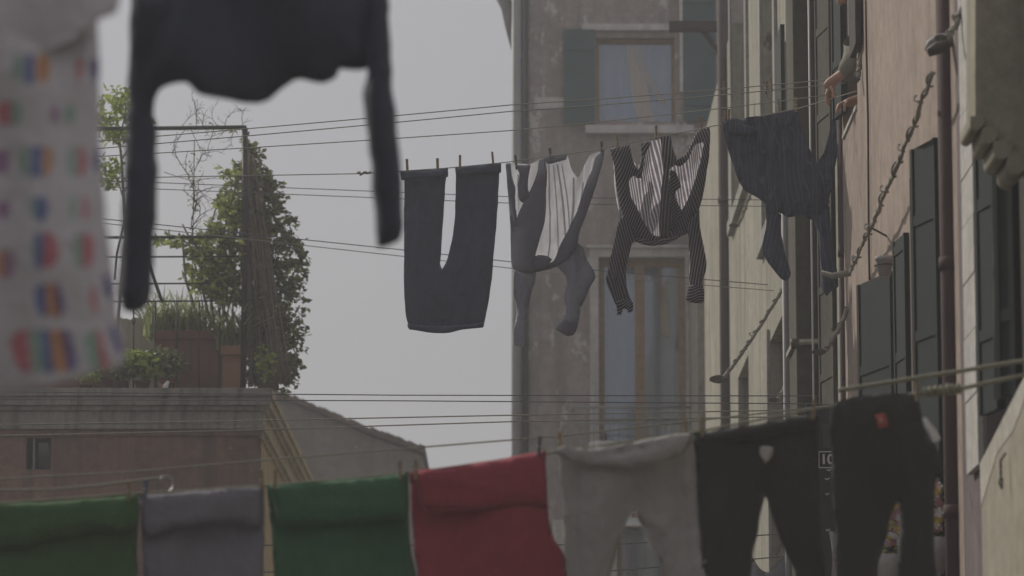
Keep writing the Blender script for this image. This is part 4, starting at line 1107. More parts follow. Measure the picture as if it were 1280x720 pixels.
# ------------------------------------------------------------------ clothes lines
GL = 'washing lines strung across the street'
def cl(pts, label, r=.0032, mat='rope', sag=0.0): return line3('clothesline', pts, r, mat, label, GL, sag)
cl([(-60, 190, 23), (640, 131, 22.6), (1070, 96, 22.2)], 'topmost thin washing line reaching the arm in the window', sag=.01)
cl([(-60, 200, 23), (640, 139, 22.7), (1064, 103, 22.3)], 'second washing line from the top, just under the topmost', sag=.01)
cl([(-60, 205, 24), (640, 163, 23.6), (1040, 118, 22.8)], 'third washing line from the top, crossing the upper window sill', sag=.01)
cl([(-60, 226, 24.3), (455, 217, 24), (560, 210, 24), (632, 203, 24), (740, 188, 23.8), (880, 160, 23.4), (1000, 135, 22.9), (1074, 113, 22.3)], 'washing line carrying the navy trousers and three shirts')
# knot left of the navy trousers
q = MB(); rr = random.Random(8)
q.tube([P(447 + i * 1.3, 217 + rr.uniform(-2, 2), 24 + rr.uniform(-.01, .01)) for i in range(14)], .008, 6)
tag(q.build('rope_knot', 'rope', smooth=True), 'knotted rope end left of the navy trousers', 'knot')
cl([(-60, 218, 27), (640, 246, 28), (960, 250, 29.5)], 'dark thin line passing behind the navy trousers at hip height', mat='darkline', r=.003)
cl([(-60, 226, 27), (640, 254, 28), (960, 258, 29.5)], 'lower of the twin lines passing behind the navy trousers', mat='darkline', r=.003)
cl([(-60, 254, 26.5), (500, 312, 28), (700, 334, 28.5), (960, 356, 29)], 'sagging thin line behind the shirt sleeves, upper of two', mat='darkline', r=.0035)
cl([(-60, 258, 26.5), (500, 320, 28), (700, 342, 28.5), (975, 364, 29)], 'sagging thin line behind the shirt sleeves, lower of two', mat='rope', r=.0032)
cl([(-60, 489, 25), (500, 494, 24.5), (1052, 495, 24.0)], 'horizontal line level with the terrace cornice, highest of four', mat='darkline', r=.0035)
cl([(-60, 499, 25), (500, 501, 24.5), (1052, 505, 24.0)], 'horizontal line below the cornice top, second of four', mat='darkline', r=.0035)
cl([(-60, 532, 20), (300, 526, 20.5), (640, 519, 21), (1080, 511, 21.8)], 'line over the terrace house frieze, third of four', mat='rope', r=.0035)
cl([(-60, 546, 20), (300, 538, 20.5), (640, 527, 21), (1080, 519, 21.8)], 'line along the bottom of the terrace frieze, last of four', mat='rope', r=.0035)
cl([(-60, 602, 15), (160, 590, 15), (330, 575, 15.4), (700, 545, 16.5), (1190, 490, 17.4)], 'blurred line slanting over the brown wall above the green cloth', mat='rope', r=.0035)
cl([(-60, 682, 24), (760, 681, 25), (1000, 666, 26), (1010, 664, 26.3)], 'low line seen between the grey trouser legs', mat='darkline', r=.004)
cl([(-60, 716, 24), (760, 714, 25), (1000, 694, 26)], 'lowest line seen between the grey trouser legs', mat='darkline', r=.004)
# front line with the large pieces, thick cord on the right
FL = [(-60, 632, 14), (0, 629, 14), (170, 617, 14), (335, 607, 14), (515, 591, 14), (690, 566, 14), (870, 540, 14), (1035, 508, 14), (1145, 492, 14)]
line3('clothesline', FL, .0045, 'thickrope', 'near washing line carrying the green, red and dark clothes', GL)
line3('clothesline', [(1048, 488, 14.2), (1180, 467, 14.05), (1330, 443, 13.9)], .0085, 'thickrope', 'thick return cord rising to the right edge above the dark trousers', GL)
line3('clothesline', [(1135, 494, 14), (1200, 486, 13.95), (1330, 458, 13.9)], .008, 'thickrope', 'thick cord tied on behind the knot at right', GL)
q = MB(); rr = random.Random(4); kp = []
for i in range(60):
    t_ = i / 59; c = P(1154 + 46 * t_, 493 - 6 * t_, 13.93); a = t_ * 42; kp.append(c + Vector((0, math.cos(a), math.sin(a))) * (.014 + .006 * math.sin(i * .7)) + Vector((rr.uniform(-.003, .003),) * 3))
q.tube(kp, .0085, 6); q.tube([P(1194, 489, 13.94), P(1189, 484, 13.93), P(1184, 486, 13.93), P(1187, 492, 13.93), P(1196, 491, 13.94)], .008, 6); tag(q.build('rope_knot', 'thickrope', smooth=True), 'long wound knot of greenish cord in front of the red pipe', 'knot')
# loop of wire with a peg line near the lower left
line3('clothesline', [(-60, 613, 14.6), (60, 612, 14.6), (120, 607, 14.6), (200, 597, 14.6)], .0045, 'rope', 'short blurred cord ending in a wire loop above the grey cloth', GL)
c0 = P(207, 604, 14.6); q = MB(); q.tube([c0 + Vector((.028 * math.cos(a * .35), .01 * math.sin(a * .7), .032 * math.sin(a * .35) - a * .0004)) for a in range(34)], .003, 6)
tag(q.build('wire_loop', 'spring', smooth=True), 'coiled wire loop at the end of the short cord', 'wire loop')

# ------------------------------------------------------------------ mid-distance garments
YM = 24.0
NAVY = fabric('navy_cotton', L(.046, .056, .090), wr=.6)
GREYS = fabric('grey_shirting', L(.155, .15, .185), L(.125, .12, .15), trans=.55, tcol=(4.4, 4.6, 3.9, 1), wr=.5)
STRIPE = fabric('striped_shirting', L(.05, .045, .062), L(.04, .037, .05), trans=.5, tcol=(5.0, 4.9, 4.6, 1), wr=.5, stripe=(.0168, .36, L(.175, .168, .18)))
NAVYS = fabric('navy_shirting', L(.052, .060, .098), trans=.10, wr=.9, stripe=(.03, .13, L(.10, .105, .135)))
# navy trousers hung by the hems
tr = thing('trousers', 'navy trousers pegged upside down by the hems against the pale sky', 'trousers', tuple(P(560, 415, YM)))
fo = fan(525, 215, 3, 180, 80, 100, 5, .008, 1) + fan(600, 212, 3, 180, 85, 105, 5, .008, 2) + [(552, 330, 545, 395, 6, .012), (556, 334, 575, 390, 6, -.01), (520, 405, 600, 405, 3, -.006)]
cloth('trouser_legs', [(504, 216), (531, 214.5), (559, 212), (557, 232), (555, 262), (552, 300), (550.5, 330), (553, 336), (558, 326), (565, 300), (569, 262), (570, 228), (570.5, 210.5),
      (598, 208), (625, 205.5), (624, 222), (622, 258), (619, 300), (615, 345), (609, 385), (603, 408), (575, 411), (540, 413), (512, 411), (507, 390), (505, 345), (505, 280), (505, 230)], YM, NAVY, tr, th=.022, step=3.2, folds=fo + [(530, 230, 536, 400, 1.8, -.008), (594, 226, 584, 400, 1.8, -.008), (550, 345, 556, 404, 1.6, -.010)], seed=1, warp=.03, pleat=.007, crease=1.6)
cloth('hem', [(500.5, 214), (530, 212), (560.5, 209.5), (560, 221), (530, 224), (502, 225)], YM - .035, NAVY, tr, th=.012, step=3.5, seed=2, warp=.006, pleat=.002, edge_w=3)
cloth('hem', [(569.5, 209), (598, 206), (627, 203.5), (626, 216), (598, 218.5), (570, 220)], YM - .035, NAVY, tr, th=.012, step=3.5, seed=3, warp=.006, pleat=.002, edge_w=3)
cloth('waistband', [(509, 405), (540, 407.5), (575, 406), (605, 402.5), (603.5, 409), (578, 412), (560, 416), (538, 415.5), (511, 411.5)], YM - .03, NAVY, tr, th=.014, step=3, seed=4, warp=.006, pleat=.002, edge_w=3)
# grey shirt
s1 = thing('shirt', 'light grey shirt hanging open upside down, sun glowing through its back panel', 'shirt', tuple(P(680, 430, YM)), 'shirts pegged on the line')
cloth('back_panel', [(633, 205), (662, 205), (674, 200), (690, 197), (709, 195), (716, 214), (722, 223), (728, 214), (737, 194), (757, 188), (748, 218), (738, 250), (727, 282), (716, 312), (702, 326), (680, 334), (655, 336), (641, 330), (638, 290), (635, 240)],
      YM + .06, GREYS, s1, closed=False, step=3.5, pleat=.005, pl_w=9, crease=.6, warp=.03, seed=11, folds=[(688, 205, 700, 310, 2.5, .008), (694, 205, 712, 300, 2.5, .008), (726, 225, 712, 300, 3, .008)])
for k_, (xa, ya, xb, yb, w_) in enumerate(((686, 203, 684, 322, 1.6), (691, 202, 698, 316, 1.3), (696, 202, 707, 302, 2.0), (702, 204, 712, 288, 1.4), (717, 222, 712, 300, 2.2), (731, 206, 721, 276, 1.5), (741, 198, 722, 262, 1.8))):
    cloth('pleat', [(xa - w_ * .5, ya), (xa + w_ * .5, ya), ((xa + xb) / 2 + w_ + 1.2, (ya + yb) / 2), (xb + w_ * .6, yb), (xb - w_ * .4, yb), ((xa + xb) / 2 - w_ * .3 + 1.2, (ya + yb) / 2)], YM + .03, GREYS, s1, closed=False, step=1.6, pleat=.001, warp=.01, seed=70 + k_, rough_edge=.2)
cloth('front_panel', [(674, 199), (681, 198), (683, 214), (683, 245), (682, 270), (676, 295), (670, 318), (672, 328), (684, 331), (683, 337), (664, 341), (650, 340), (640, 333), (638, 300), (637, 262), (644, 282), (650, 262), (656, 250), (664, 235), (671, 215)],
      YM - .02, GREYS, s1, th=.02, step=3.5, seed=12, pleat=.006, warp=.02, folds=[(668, 230, 650, 300, 5, .01)])
cloth('front_panel', [(745, 196), (757, 187), (751, 212), (742, 240), (733, 268), (724, 292), (722, 308), (712, 322), (700, 332), (684, 338), (676, 334), (692, 326), (700, 308), (710, 288), (722, 262), (731, 235), (740, 213)],
      YM - .02, GREYS, s1, th=.02, step=3.5, seed=13, pleat=.006, warp=.02, folds=[(745, 210, 720, 285, 4, .01)])
cloth('sleeve_lining', [(633, 204), (660, 205), (655, 214), (652, 226), (648, 240), (648, 262), (645, 285), (640, 262), (636, 236)], YM + .0, GREYS, s1, closed=False, step=3.5, pleat=.008, pl_w=6, seed=14)
cloth('front_panel', [(632, 205), (638, 206), (640, 222), (645, 235), (644, 262), (648, 282), (643, 290), (640, 300), (637, 262), (634, 230)], YM - .03, GREYS, s1, th=.01, step=3, seed=15)
cloth('front_panel', [(644, 207), (664, 206), (661, 222), (660, 238), (664, 246), (655, 254), (649, 250), (648, 232), (650, 219)], YM - .03, GREYS, s1, th=.015, step=3, seed=16)
cloth('collar', [(663, 327), (672, 319), (684, 320), (690, 324), (686, 331), (678, 336), (668, 336)], YM - .05, GREYS, s1, th=.02, step=2.5, seed=17, folds=[(666, 325, 686, 328, 2, -.012)])
cloth('tail_hem', [(680, 198), (694, 194), (708, 193), (708, 199), (696, 203), (684, 205)], YM - .03, GREYS, s1, th=.01, step=3, seed=18)
cloth('sleeve', [(641, 336), (655, 341), (671, 337), (669, 352), (664, 370), (659, 388), (656, 400), (658, 415), (657, 431), (649, 433), (641, 431), (641, 415), (645, 398), (644, 375), (642, 352)], YM + .0, GREYS, s1, closed=True, th=.014, step=3, seed=19, pleat=.009, pl_w=7, crease=2, folds=[(652, 345, 650, 425, 2.2, .018), (662, 345, 654, 400, 2, -.014), (641, 402, 658, 400, 2, -.01)], rough_edge=.8)
cloth('sleeve', [(704, 324), (713, 316), (723, 304), (730, 309), (735, 324), (743, 345), (738, 360), (731, 375), (725, 390), (723, 400), (721, 410), (718, 418), (710, 420), (702, 415), (695, 409), (699, 402), (705, 392), (706, 372), (708, 352), (703, 340), (699, 334)], YM + .02, GREYS, s1, closed=True, th=.014, step=3, seed=20, pleat=.009, pl_w=7, crease=2, folds=[(716, 335, 712, 405, 2.5, .02), (724, 330, 716, 400, 2, -.014), (700, 404, 720, 408, 1.6, -.01)], rough_edge=.8)
cloth('cuff', [(697, 405), (705, 398), (713, 402), (722, 400), (721, 412), (716, 420), (706, 418), (695, 411)], YM - .02, GREYS, s1, th=.02, step=2.5, seed=21, edge_w=4)
# striped shirt
s2 = thing('shirt', 'dark and white pinstriped shirt spread open upside down in the middle of the line', 'shirt', tuple(P(825, 395, 23.6)), 'shirts pegged on the line')
Y2 = 23.6
cloth('back_panel', [(764, 185), (786, 182), (790, 196), (797, 210), (802, 196), (808, 178), (824, 174), (836, 170), (840, 190), (846, 202), (854, 203), (862, 186), (870, 166), (883, 160), (884, 186), (878, 225), (872, 262), (868, 285), (852, 295), (835, 301), (810, 304), (790, 300), (780, 284), (770, 250), (767, 215)],
      Y2 + .06, STRIPE, s2, closed=False, step=4, pleat=.007, pl_w=12, warp=.03, seed=31, uvrot=-8, folds=[(816, 180, 800, 255, 2, .02), (846, 225, 860, 228, 3, .015), (852, 240, 846, 290, 4, .02)])
cloth('front_panel', [(763, 186), (787, 181), (789, 192), (793, 205), (799, 214), (800, 222), (792, 220), (786, 226), (789, 246), (797, 262), (806, 280), (816, 294), (830, 296), (829, 303), (812, 305), (793, 302), (783, 290), (776, 262), (770, 232), (768, 210)],
      Y2 - .02, STRIPE, s2, th=.02, step=3.5, seed=32, pleat=.005, uvrot=24, folds=[(775, 190, 795, 290, 5, .012)])
cloth('front_panel', [(871, 165), (887, 158), (887, 190), (884, 212), (879, 240), (874, 262), (866, 286), (851, 296), (834, 303), (822, 305), (820, 297), (836, 290), (848, 276), (858, 254), (868, 226), (876, 198), (879, 178), (868, 182), (860, 200), (850, 208), (843, 206), (846, 200), (856, 194), (864, 180)],
      Y2 - .02, STRIPE, s2, th=.02, step=3.5, seed=33, pleat=.005, uvrot=-20, folds=[(878, 190, 860, 280, 4, .012)])
cloth('placket', [(826, 172), (838, 168), (842, 186), (846, 200), (842, 208), (837, 212), (836, 235), (839, 262), (838, 285), (833, 296), (826, 297), (824, 280), (826, 245), (829, 210)], Y2 - .03, STRIPE, s2, th=.012, step=3, seed=34, uvrot=4)
cloth('hem_fold', [(801, 180), (812, 176), (812, 183), (806, 195), (804, 210), (803, 222), (795, 222), (800, 206), (802, 192)], Y2 - .03, STRIPE, s2, th=.01, step=3, seed=35, uvrot=30)
cloth('front_panel', [(838, 212), (845, 215), (852, 233), (846, 238), (844, 246), (852, 262), (860, 250), (864, 255), (856, 275), (846, 287), (838, 296), (834, 285), (838, 262), (836, 235)], Y2 - .01, STRIPE, s2, th=.01, step=3, seed=44, uvrot=50)
cloth('collar', [(796, 296), (812, 300), (830, 299), (846, 294), (848, 298), (832, 305), (812, 307), (797, 302)], Y2 - .05, STRIPE, s2, th=.015, step=2.5, seed=36, edge_w=3, uvrot=70)
cloth('sleeve', [(777, 270), (789, 284), (794, 300), (790, 304), (786, 322), (783, 345), (784, 362), (790, 378), (782, 386), (771, 382), (763, 366), (758, 350), (762, 330), (767, 305), (771, 285)], Y2 - .01, STRIPE, s2, th=.03, step=3.5, seed=37, uvrot=-16, pleat=.006)
cloth('cuff', [(770, 378), (782, 373), (791, 378), (791, 389), (785, 391), (784, 386), (779, 386), (777, 394), (772, 394), (771, 386)], Y2 - .03, STRIPE, s2, th=.018, step=2.5, seed=38, edge_w=4, uvrot=60)
cloth('sleeve', [(861, 280), (874, 262), (876, 288), (880, 310), (883, 325), (882, 340), (878, 352), (879, 368), (862, 366), (861, 350), (862, 328), (861, 305)], Y2 - .01, STRIPE, s2, th=.03, step=3.5, seed=39, uvrot=10, pleat=.006)
cloth('cuff', [(861, 358), (870, 356), (880, 362), (879, 378), (868, 379), (858, 376)], Y2 - .03, STRIPE, s2, th=.018, step=2.5, seed=40, edge_w=4, uvrot=75)
# navy shirt
Y3 = 23.1
s3 = thing('shirt', 'crumpled navy shirt at the right end of the line, its sleeve held by a hand', 'shirt', tuple(P(975, 370, Y3)), 'shirts pegged on the line')
fo = fan(925, 152, 4, 150, 40, 85, 6, .014, 3) + fan(975, 140, 6, 150, 75, 110, 5, .014, 4) + [(912, 160, 960, 250, 7, .012), (950, 158, 940, 200, 6, -.02), (1000, 190, 1015, 260, 6, .015), (968, 150, 962, 245, 4, .016), (982, 145, 985, 250, 4, .014)]
cloth('body', [(903, 154), (920, 149), (929, 152), (931, 148), (945, 145), (958, 143), (975, 139), (997, 135), (1000, 150), (1006, 172), (1013, 190), (1021, 203), (1030, 190), (1035, 172), (1038, 158), (1041, 130), (1045, 120), (1048, 140), (1048, 175), (1045, 205), (1040, 232), (1036, 252), (1034, 272), (1024, 270), (1014, 275), (1003, 269), (985, 271), (975, 266), (968, 268), (960, 266), (955, 254), (945, 246), (931, 238), (922, 222), (912, 192), (906, 170)],
      Y3, NAVYS, s3, th=.03, step=3.2, crease=1.8, seed=51, folds=fo, pleat=.012, pl_w=10, warp=.04, uvrot=-6)
cloth('sleeve', [(957, 256), (970, 266), (977, 270), (976, 290), (979, 308), (984, 325), (988, 343), (983, 351), (976, 349), (966, 336), (954, 318), (955, 300), (958, 280)], Y3 - .03, NAVYS, s3, th=.03, step=3.5, seed=52, uvrot=12, pleat=.006)
cloth('sleeve', [(1010, 266), (1024, 268), (1037, 256), (1039, 285), (1042, 310), (1047, 340), (1048, 358), (1040, 363), (1034, 370), (1027, 360), (1025, 335), (1024, 305), (1022, 288)], Y3 - .03, NAVYS, s3, th=.03, step=3.5, seed=53, uvrot=-6, pleat=.006)
cloth('hem', [(903, 153), (917, 148), (928, 150), (930, 155), (945, 160), (940, 168), (922, 168), (908, 163)], Y3 - .05, NAVYS, s3, th=.014, step=3, seed=54, edge_w=4, pleat=.003)

# ------------------------------------------------------------------ foreground row on the near line
YN = 14.0
GREEN = fabric('green_jersey', L(.050, .122, .036), L(.040, .098, .029), wr=.35, trans=.12)
GREEN2 = fabric('bottle_green_jersey', L(.042, .135, .060), L(.034, .105, .047), wr=.35, trans=.12)
GREYJ = fabric('mauve_grey_jersey', L(.205, .192, .215), L(.165, .155, .175), wr=.35, trans=.15)
REDJ = fabric('red_jersey', L(.33, .045, .065), L(.26, .038, .052), wr=.35, trans=.12)
PALE = fabric('pale_grey_linen', L(.43, .41, .39), L(.35, .335, .32), wr=.5, trans=.2)
DARK = fabric('dark_olive_cotton', L(.030, .031, .026), wr=.4)
DARK2 = fabric('black_olive_cotton', L(.026, .028, .023), wr=.4)
def towel(name, label, cat, top, xl_b, xr_b, flapL, flap, mat, seed, parent_group='jersey cloths folded over the near line', bulge=()):
    """top: [(x,y)..] along the line; flap: [(x,y)..] the lower rim of the front flap, right to left"""
    t = thing(name, label, cat, tuple(P((top[0][0] + top[-1][0]) / 2, 900, YN)), parent_group)
    bot = 905
    r_ = [(top[-1][0], top[-1][1])] + list(bulge) + [(xr_b, bot)]
    l_ = [(xl_b, bot), (flapL, 760)]
    cloth('back_layer', list(top) + r_[1:] + [(xl_b * .5 + xr_b * .5, bot + 6)] + l_, YN + .012, mat, t, th=.008, step=7, seed=seed, pleat=.007, pl_w=40, warp=.03, drape=-.03,
          folds=[(top[0][0] + (top[-1][0] - top[0][0]) * k, 690, top[0][0] + (top[-1][0] - top[0][0]) * k2, 900, 12, .012) for k, k2 in ((.2, .15), (.55, .5), (.85, .9))])
    cloth('front_flap', list(top) + list(flap), YN - .03, mat, t, th=.018, step=6, seed=seed + 1, pleat=.003, pl_w=40, warp=.012, edge_w=5,
          folds=[(top[0][0] + 10, flap[-1][1] - 14, top[-1][0] - 10, flap[0][1] - 14, 5, .006)])
    return t
towel('green_top', 'grass green jersey cloth folded over the near line, furthest left', 'laundry', [(-60, 633), (0, 630), (60, 627), (120, 623), (172, 617)], -70, 170, -62, [(173, 655), (150, 664), (120, 664), (90, 672), (60, 674), (35, 684), (0, 686), (-60, 690)], GREEN, 101)
towel('grey_top', 'mauve grey jersey cloth folded over the near line, between the two greens', 'laundry', [(175, 619), (215, 616), (270, 612), (330, 608)], 186, 326, 182, [(331, 657), (315, 660), (298, 655), (275, 654), (250, 658), (215, 663), (196, 670), (180, 670)], GREYJ, 103)
towel('bottle_green_top', 'bottle green jersey cloth folded over the near line beside the red one', 'laundry', [(334, 608), (390, 603), (450, 598), (510, 591)], 352, 545, 346, [(512, 648), (470, 650), (420, 656), (380, 655), (352, 656), (346, 645)], GREEN2, 105, bulge=[(511, 650), (516, 700), (530, 760)])
towel('red_top', 'dull red jersey cloth with a deep folded flap on the near line', 'laundry', [(511, 590), (560, 584), (620, 575), (682, 563)], 524, 728, 524, [(684, 632), (650, 632), (600, 637), (560, 639), (530, 640), (520, 610)], REDJ, 107, bulge=[(685, 640), (690, 668), (703, 692), (712, 740)])
# grey trousers
gt = thing('trousers', 'pale grey linen trousers with turned down waist on the near line', 'trousers', tuple(P(790, 900, YN)), 'trousers on the near line')
cloth('trouser_legs', [(697, 566), (740, 560), (800, 552), (866, 542), (872, 600), (878, 660), (884, 720), (890, 800), (880, 900), (846, 902), (842, 820), (834, 740), (826, 710), (812, 680), (798, 650), (793, 636), (786, 645), (776, 672), (768, 700), (762, 740), (756, 820), (742, 900), (706, 898), (700, 800), (703, 720), (705, 660), (700, 600)],
      YN, PALE, gt, th=.02, step=6, seed=121, folds=[(712, 590, 712, 760, 9, -.02), (845, 570, 862, 740, 10, -.018), (760, 600, 745, 740, 12, .012), (790, 600, 794, 640, 6, -.015), (800, 640, 830, 665, 6, .015), (820, 600, 850, 720, 10, .012)], pleat=.008, pl_w=26)
cloth('waistband', [(694, 566), (702, 558), (740, 561), (790, 553), (830, 545), (866, 541), (862, 556), (850, 570), (812, 580), (770, 584), (735, 582), (712, 577)], YN - .04, PALE, gt, th=.018, step=5, seed=122, edge_w=7, pleat=.006, folds=[(740, 571, 830, 555, 4, -.018), (705, 560, 730, 578, 4, -.012)])
# dark trousers
dt = thing('trousers', 'dark olive trousers with a pale hang tag at the waist, left of the darker pair', 'trousers', tuple(P(950, 900, YN)), 'trousers on the near line')
cloth('trouser_legs', [(867, 543), (900, 537), (950, 530), (1000, 521), (1023, 516), (1023, 560), (1025, 640), (1033, 720), (1040, 800), (1038, 898), (1004, 900), (1000, 800), (994, 720), (982, 690), (970, 660), (958, 626), (955, 621), (951, 640), (944, 680), (938, 720), (928, 800), (918, 900), (884, 900), (880, 800), (878, 700), (872, 620)],
      YN, DARK, dt, th=.02, step=6, seed=125, folds=[(955, 560, 956, 618, 6, .012), (900, 560, 905, 720, 12, .012), (1010, 560, 1018, 720, 12, .012)], pleat=.006, pl_w=30)
cloth('waistband', [(867, 542), (920, 534), (980, 524), (1024, 516), (1024, 535), (980, 543), (920, 552), (869, 558)], YN - .038, DARK, dt, th=.018, step=5, seed=126, edge_w=4, pleat=.003)
cloth('hang_tag', [(949, 559), (957, 557), (967, 559), (966, 568), (960, 577), (957, 580), (953, 574), (949, 568)], YN - .075, fabric('tag_cloth', L(.42, .39, .34)), dt, th=.004, step=3, seed=127, edge_w=3, pleat=.003, warp=.004)
dt2 = thing('trousers', 'blackish trousers with a small red label, rightmost on the near line', 'trousers', tuple(P(1100, 900, YN)), 'trousers on the near line')
cloth('trouser_legs', [(1038, 508), (1060, 498), (1090, 493), (1125, 492), (1146, 494), (1152, 520), (1160, 545), (1172, 560), (1180, 590), (1178, 600), (1170, 596), (1168, 640), (1170, 700), (1176, 800), (1172, 898), (1126, 900), (1124, 800), (1122, 700), (1124, 640), (1123, 626), (1117, 634), (1108, 670), (1098, 710), (1092, 800), (1086, 900), (1050, 900), (1048, 800), (1046, 700), (1040, 600)],
      YN - .02, DARK2, dt2, th=.04, step=6, seed=131, folds=[(1090, 510, 1110, 620, 8, .012), (1130, 510, 1135, 720, 10, .015), (1060, 540, 1066, 720, 12, .012), (1146, 520, 1166, 590, 6, .012)], pleat=.006, pl_w=30)
cloth('brand_patch', [(1093, 519), (1107, 516), (1111, 533), (1097, 536)], YN - .105, 'red', dt2, th=.003, step=3, seed=133, edge_w=3, pleat=.001, warp=.002, label='small red square label')
cloth('brand_mark', [(1098, 524), (1103, 521), (1106, 527), (1103, 529), (1099, 530)], YN - .112, 'salmon', dt2, th=.001, step=2, seed=134, edge_w=3, pleat=.001, warp=.002)
cloth('pocket_lining', [(1153, 522), (1159, 523), (1167, 534), (1175, 547), (1174, 551), (1166, 552), (1160, 542), (1154, 532)], YN - .06, 'white', dt2, th=.012, step=3, seed=132, edge_w=4, pleat=.004)
# grey garment on the low line and small pale one
gg = cloth('low_garment', [(940, 694), (952, 712), (960, 716), (972, 702), (985, 692), (998, 690), (1006, 720), (1010, 800), (938, 800), (936, 740)], 25.6, fabric('dusty_grey_cotton', L(.2, .19, .2)), None, th=.03, step=5, seed=141, pleat=.01, pl_w=10)
tag(gg, 'dusty grey garment on a lower line between the dark trouser legs', 'laundry')
gg = cloth('low_garment', [(1036, 664), (1043, 664), (1047, 690), (1046, 760), (1038, 760), (1040, 700)], 20.5, fabric('off_white_cotton', L(.3, .29, .27)), None, th=.02, step=4, seed=142)
tag(gg, 'strip of off white cloth hanging below the dark sign', 'laundry')

# ------------------------------------------------------------------ nearest pieces, out of focus
YS = 8.9
SWEAT = fabric('blue_black_knit', L(.034, .038, .054), wr=.3)
sw = thing('sweater', 'blue black sweater hanging close to the camera, sleeves dangling', 'sweater', tuple(P(320, 385, YS)))
cloth('body', [(170, -160), (480, -160), (484, -40), (485, 20), (470, 70), (462, 84), (440, 88), (424, 86), (420, 98), (405, 103), (384, 98), (366, 101), (345, 118), (325, 130), (300, 127), (270, 122), (245, 114), (232, 104), (214, 105), (200, 112), (190, 130), (168, 60), (166, 0)],
      YS, SWEAT, sw, th=.06, step=10, seed=151, folds=fan(250, -60, 3, 200, 70, 100, 14, .012, 5) + fan(400, -60, 3, 200, 80, 110, 14, .012, 6), pleat=.006, pl_w=50, warp=.05)
cloth('sleeve', [(165, -20), (200, 0), (204, 60), (199, 108), (194, 130), (196, 180), (197, 240), (194, 300), (191, 350), (186, 378), (172, 391), (155, 388), (149, 370), (150, 320), (153, 260), (155, 200), (159, 130), (161, 60)], YS - .05, SWEAT, sw, th=.045, step=8, seed=152, pleat=.006, pl_w=30)
cloth('sleeve', [(450, -20), (482, -30), (487, 40), (491, 110), (498, 170), (502, 230), (503, 285), (500, 301), (484, 309), (471, 308), (468, 270), (464, 210), (458, 160), (455, 120), (459, 84), (456, 40)], YS - .05, SWEAT, sw, th=.045, step=8, seed=153, pleat=.006, pl_w=30)
YQ = 7.0
PJ = fabric('cream_flannel', L(.47, .44, .45), L(.43, .405, .41), wr=.25, trans=.1)
C = {'g': fabric('print_green', L(.24, .34, .28)), 'b': fabric('print_blue', L(.13, .16, .30)), 'o': fabric('print_orange', L(.46, .24, .13)), 'r': fabric('print_red', L(.44, .15, .17)), 'n': fabric('print_navy', L(.13, .11, .24)), 'p': fabric('print_plum', L(.30, .18, .28))}
paint = []
def bars(y0, y1, items, sk=0):
    n_ = len(items); x_a = min(i[0] for i in items)
    for j, (x0, x1, c) in enumerate(items):
        # bars of one motif are cut by a rounded outline
        l = j == 0 or items[j - 1][1] < x0 - 6; r = j == n_ - 1 or items[j + 1][0] > x1 + 6; h = y1 - y0; a, b = (.28 if l else .06) * h, (.28 if r else .06) * h
        paint.append(([(x0, y0 + a), ((x0 + x1) / 2, y0 + min(a, b) * .3), (x1, y0 + b), (x1 + sk, y1 - b), ((x0 + x1) / 2 + sk, y1 - min(a, b) * .3), (x0 + sk, y1 - a)], C[c]))
bars(66, 106, [(16, 27, 'g'), (30, 43, 'b'), (46, 63, 'o'), (95, 103, 'r'), (114, 124, 'n')])
bars(126, 158, [(-4, 13, 'r'), (14, 28, 'g'), (64, 72, 'p'), (80, 94, 'g')])
bars(182, 222, [(-10, 12, 'p'), (24, 36, 'g'), (38, 52, 'b'), (54, 66, 'o'), (84, 96, 'g'), (98, 108, 'r'), (118, 126, 'n')])
bars(244, 278, [(-4, 12, 'p'), (38, 46, 'g'), (46, 60, 'b'), (88, 96, 'g'), (102, 110, 'r')])
bars(288, 338, [(40, 48, 'g'), (44, 54, 'b'), (54, 72, 'r'), (92, 102, 'g'), (104, 118, 'r')])
bars(312, 350, [(-4, 6, 'o'), (6, 18, 'p')])
bars(352, 398, [(42, 56, 'b'), (56, 70, 'o'), (70, 78, 'n'), (112, 120, 'r')], 3)
bars(336, 380, [(128, 137, 'n')], 5)
bars(410, 468, [(12, 34, 'r'), (36, 50, 'g'), (50, 62, 'b'), (62, 78, 'o'), (78, 90, 'n'), (104, 122, 'g'), (120, 130, 'r')], 6)
bars(400, 450, [(136, 146, 'n')], 8)
pj = thing('printed_garment', 'cream garment with coloured bar print hanging closest at the left edge', 'laundry', tuple(P(60, 490, YQ)))
cloth('printed_panel', [(-90, -200), (110, -200), (120, 0), (124, 60), (125, 140), (129, 220), (134, 280), (142, 340), (149, 400), (156, 440), (150, 456), (110, 468), (50, 485), (0, 493), (-90, 500)], YQ, PJ, pj, th=.03, step=5, seed=161, paint=paint, pleat=.006, pl_w=60, warp=.03)
cloth('plain_flap', [(-90, -210), (150, -210), (152, -30), (149, 6), (143, 18), (126, 24), (100, 44), (60, 62), (20, 70), (-20, 74), (-90, 78)], YQ - .06, PJ, pj, th=.02, step=8, seed=162, pleat=.006, pl_w=60)
line3('clothesline', [(-120, -150, 8.95), (300, -155, 8.9), (520, -160, 8.9), (1500, -170, 9.2)], .005, 'thickrope', 'line above the frame holding the blue black sweater', GL)
line3('clothesline', [(-120, -200, 7), (160, -205, 7), (1700, -215, 7.4)], .005, 'thickrope', 'line above the frame holding the cream printed garment', GL)

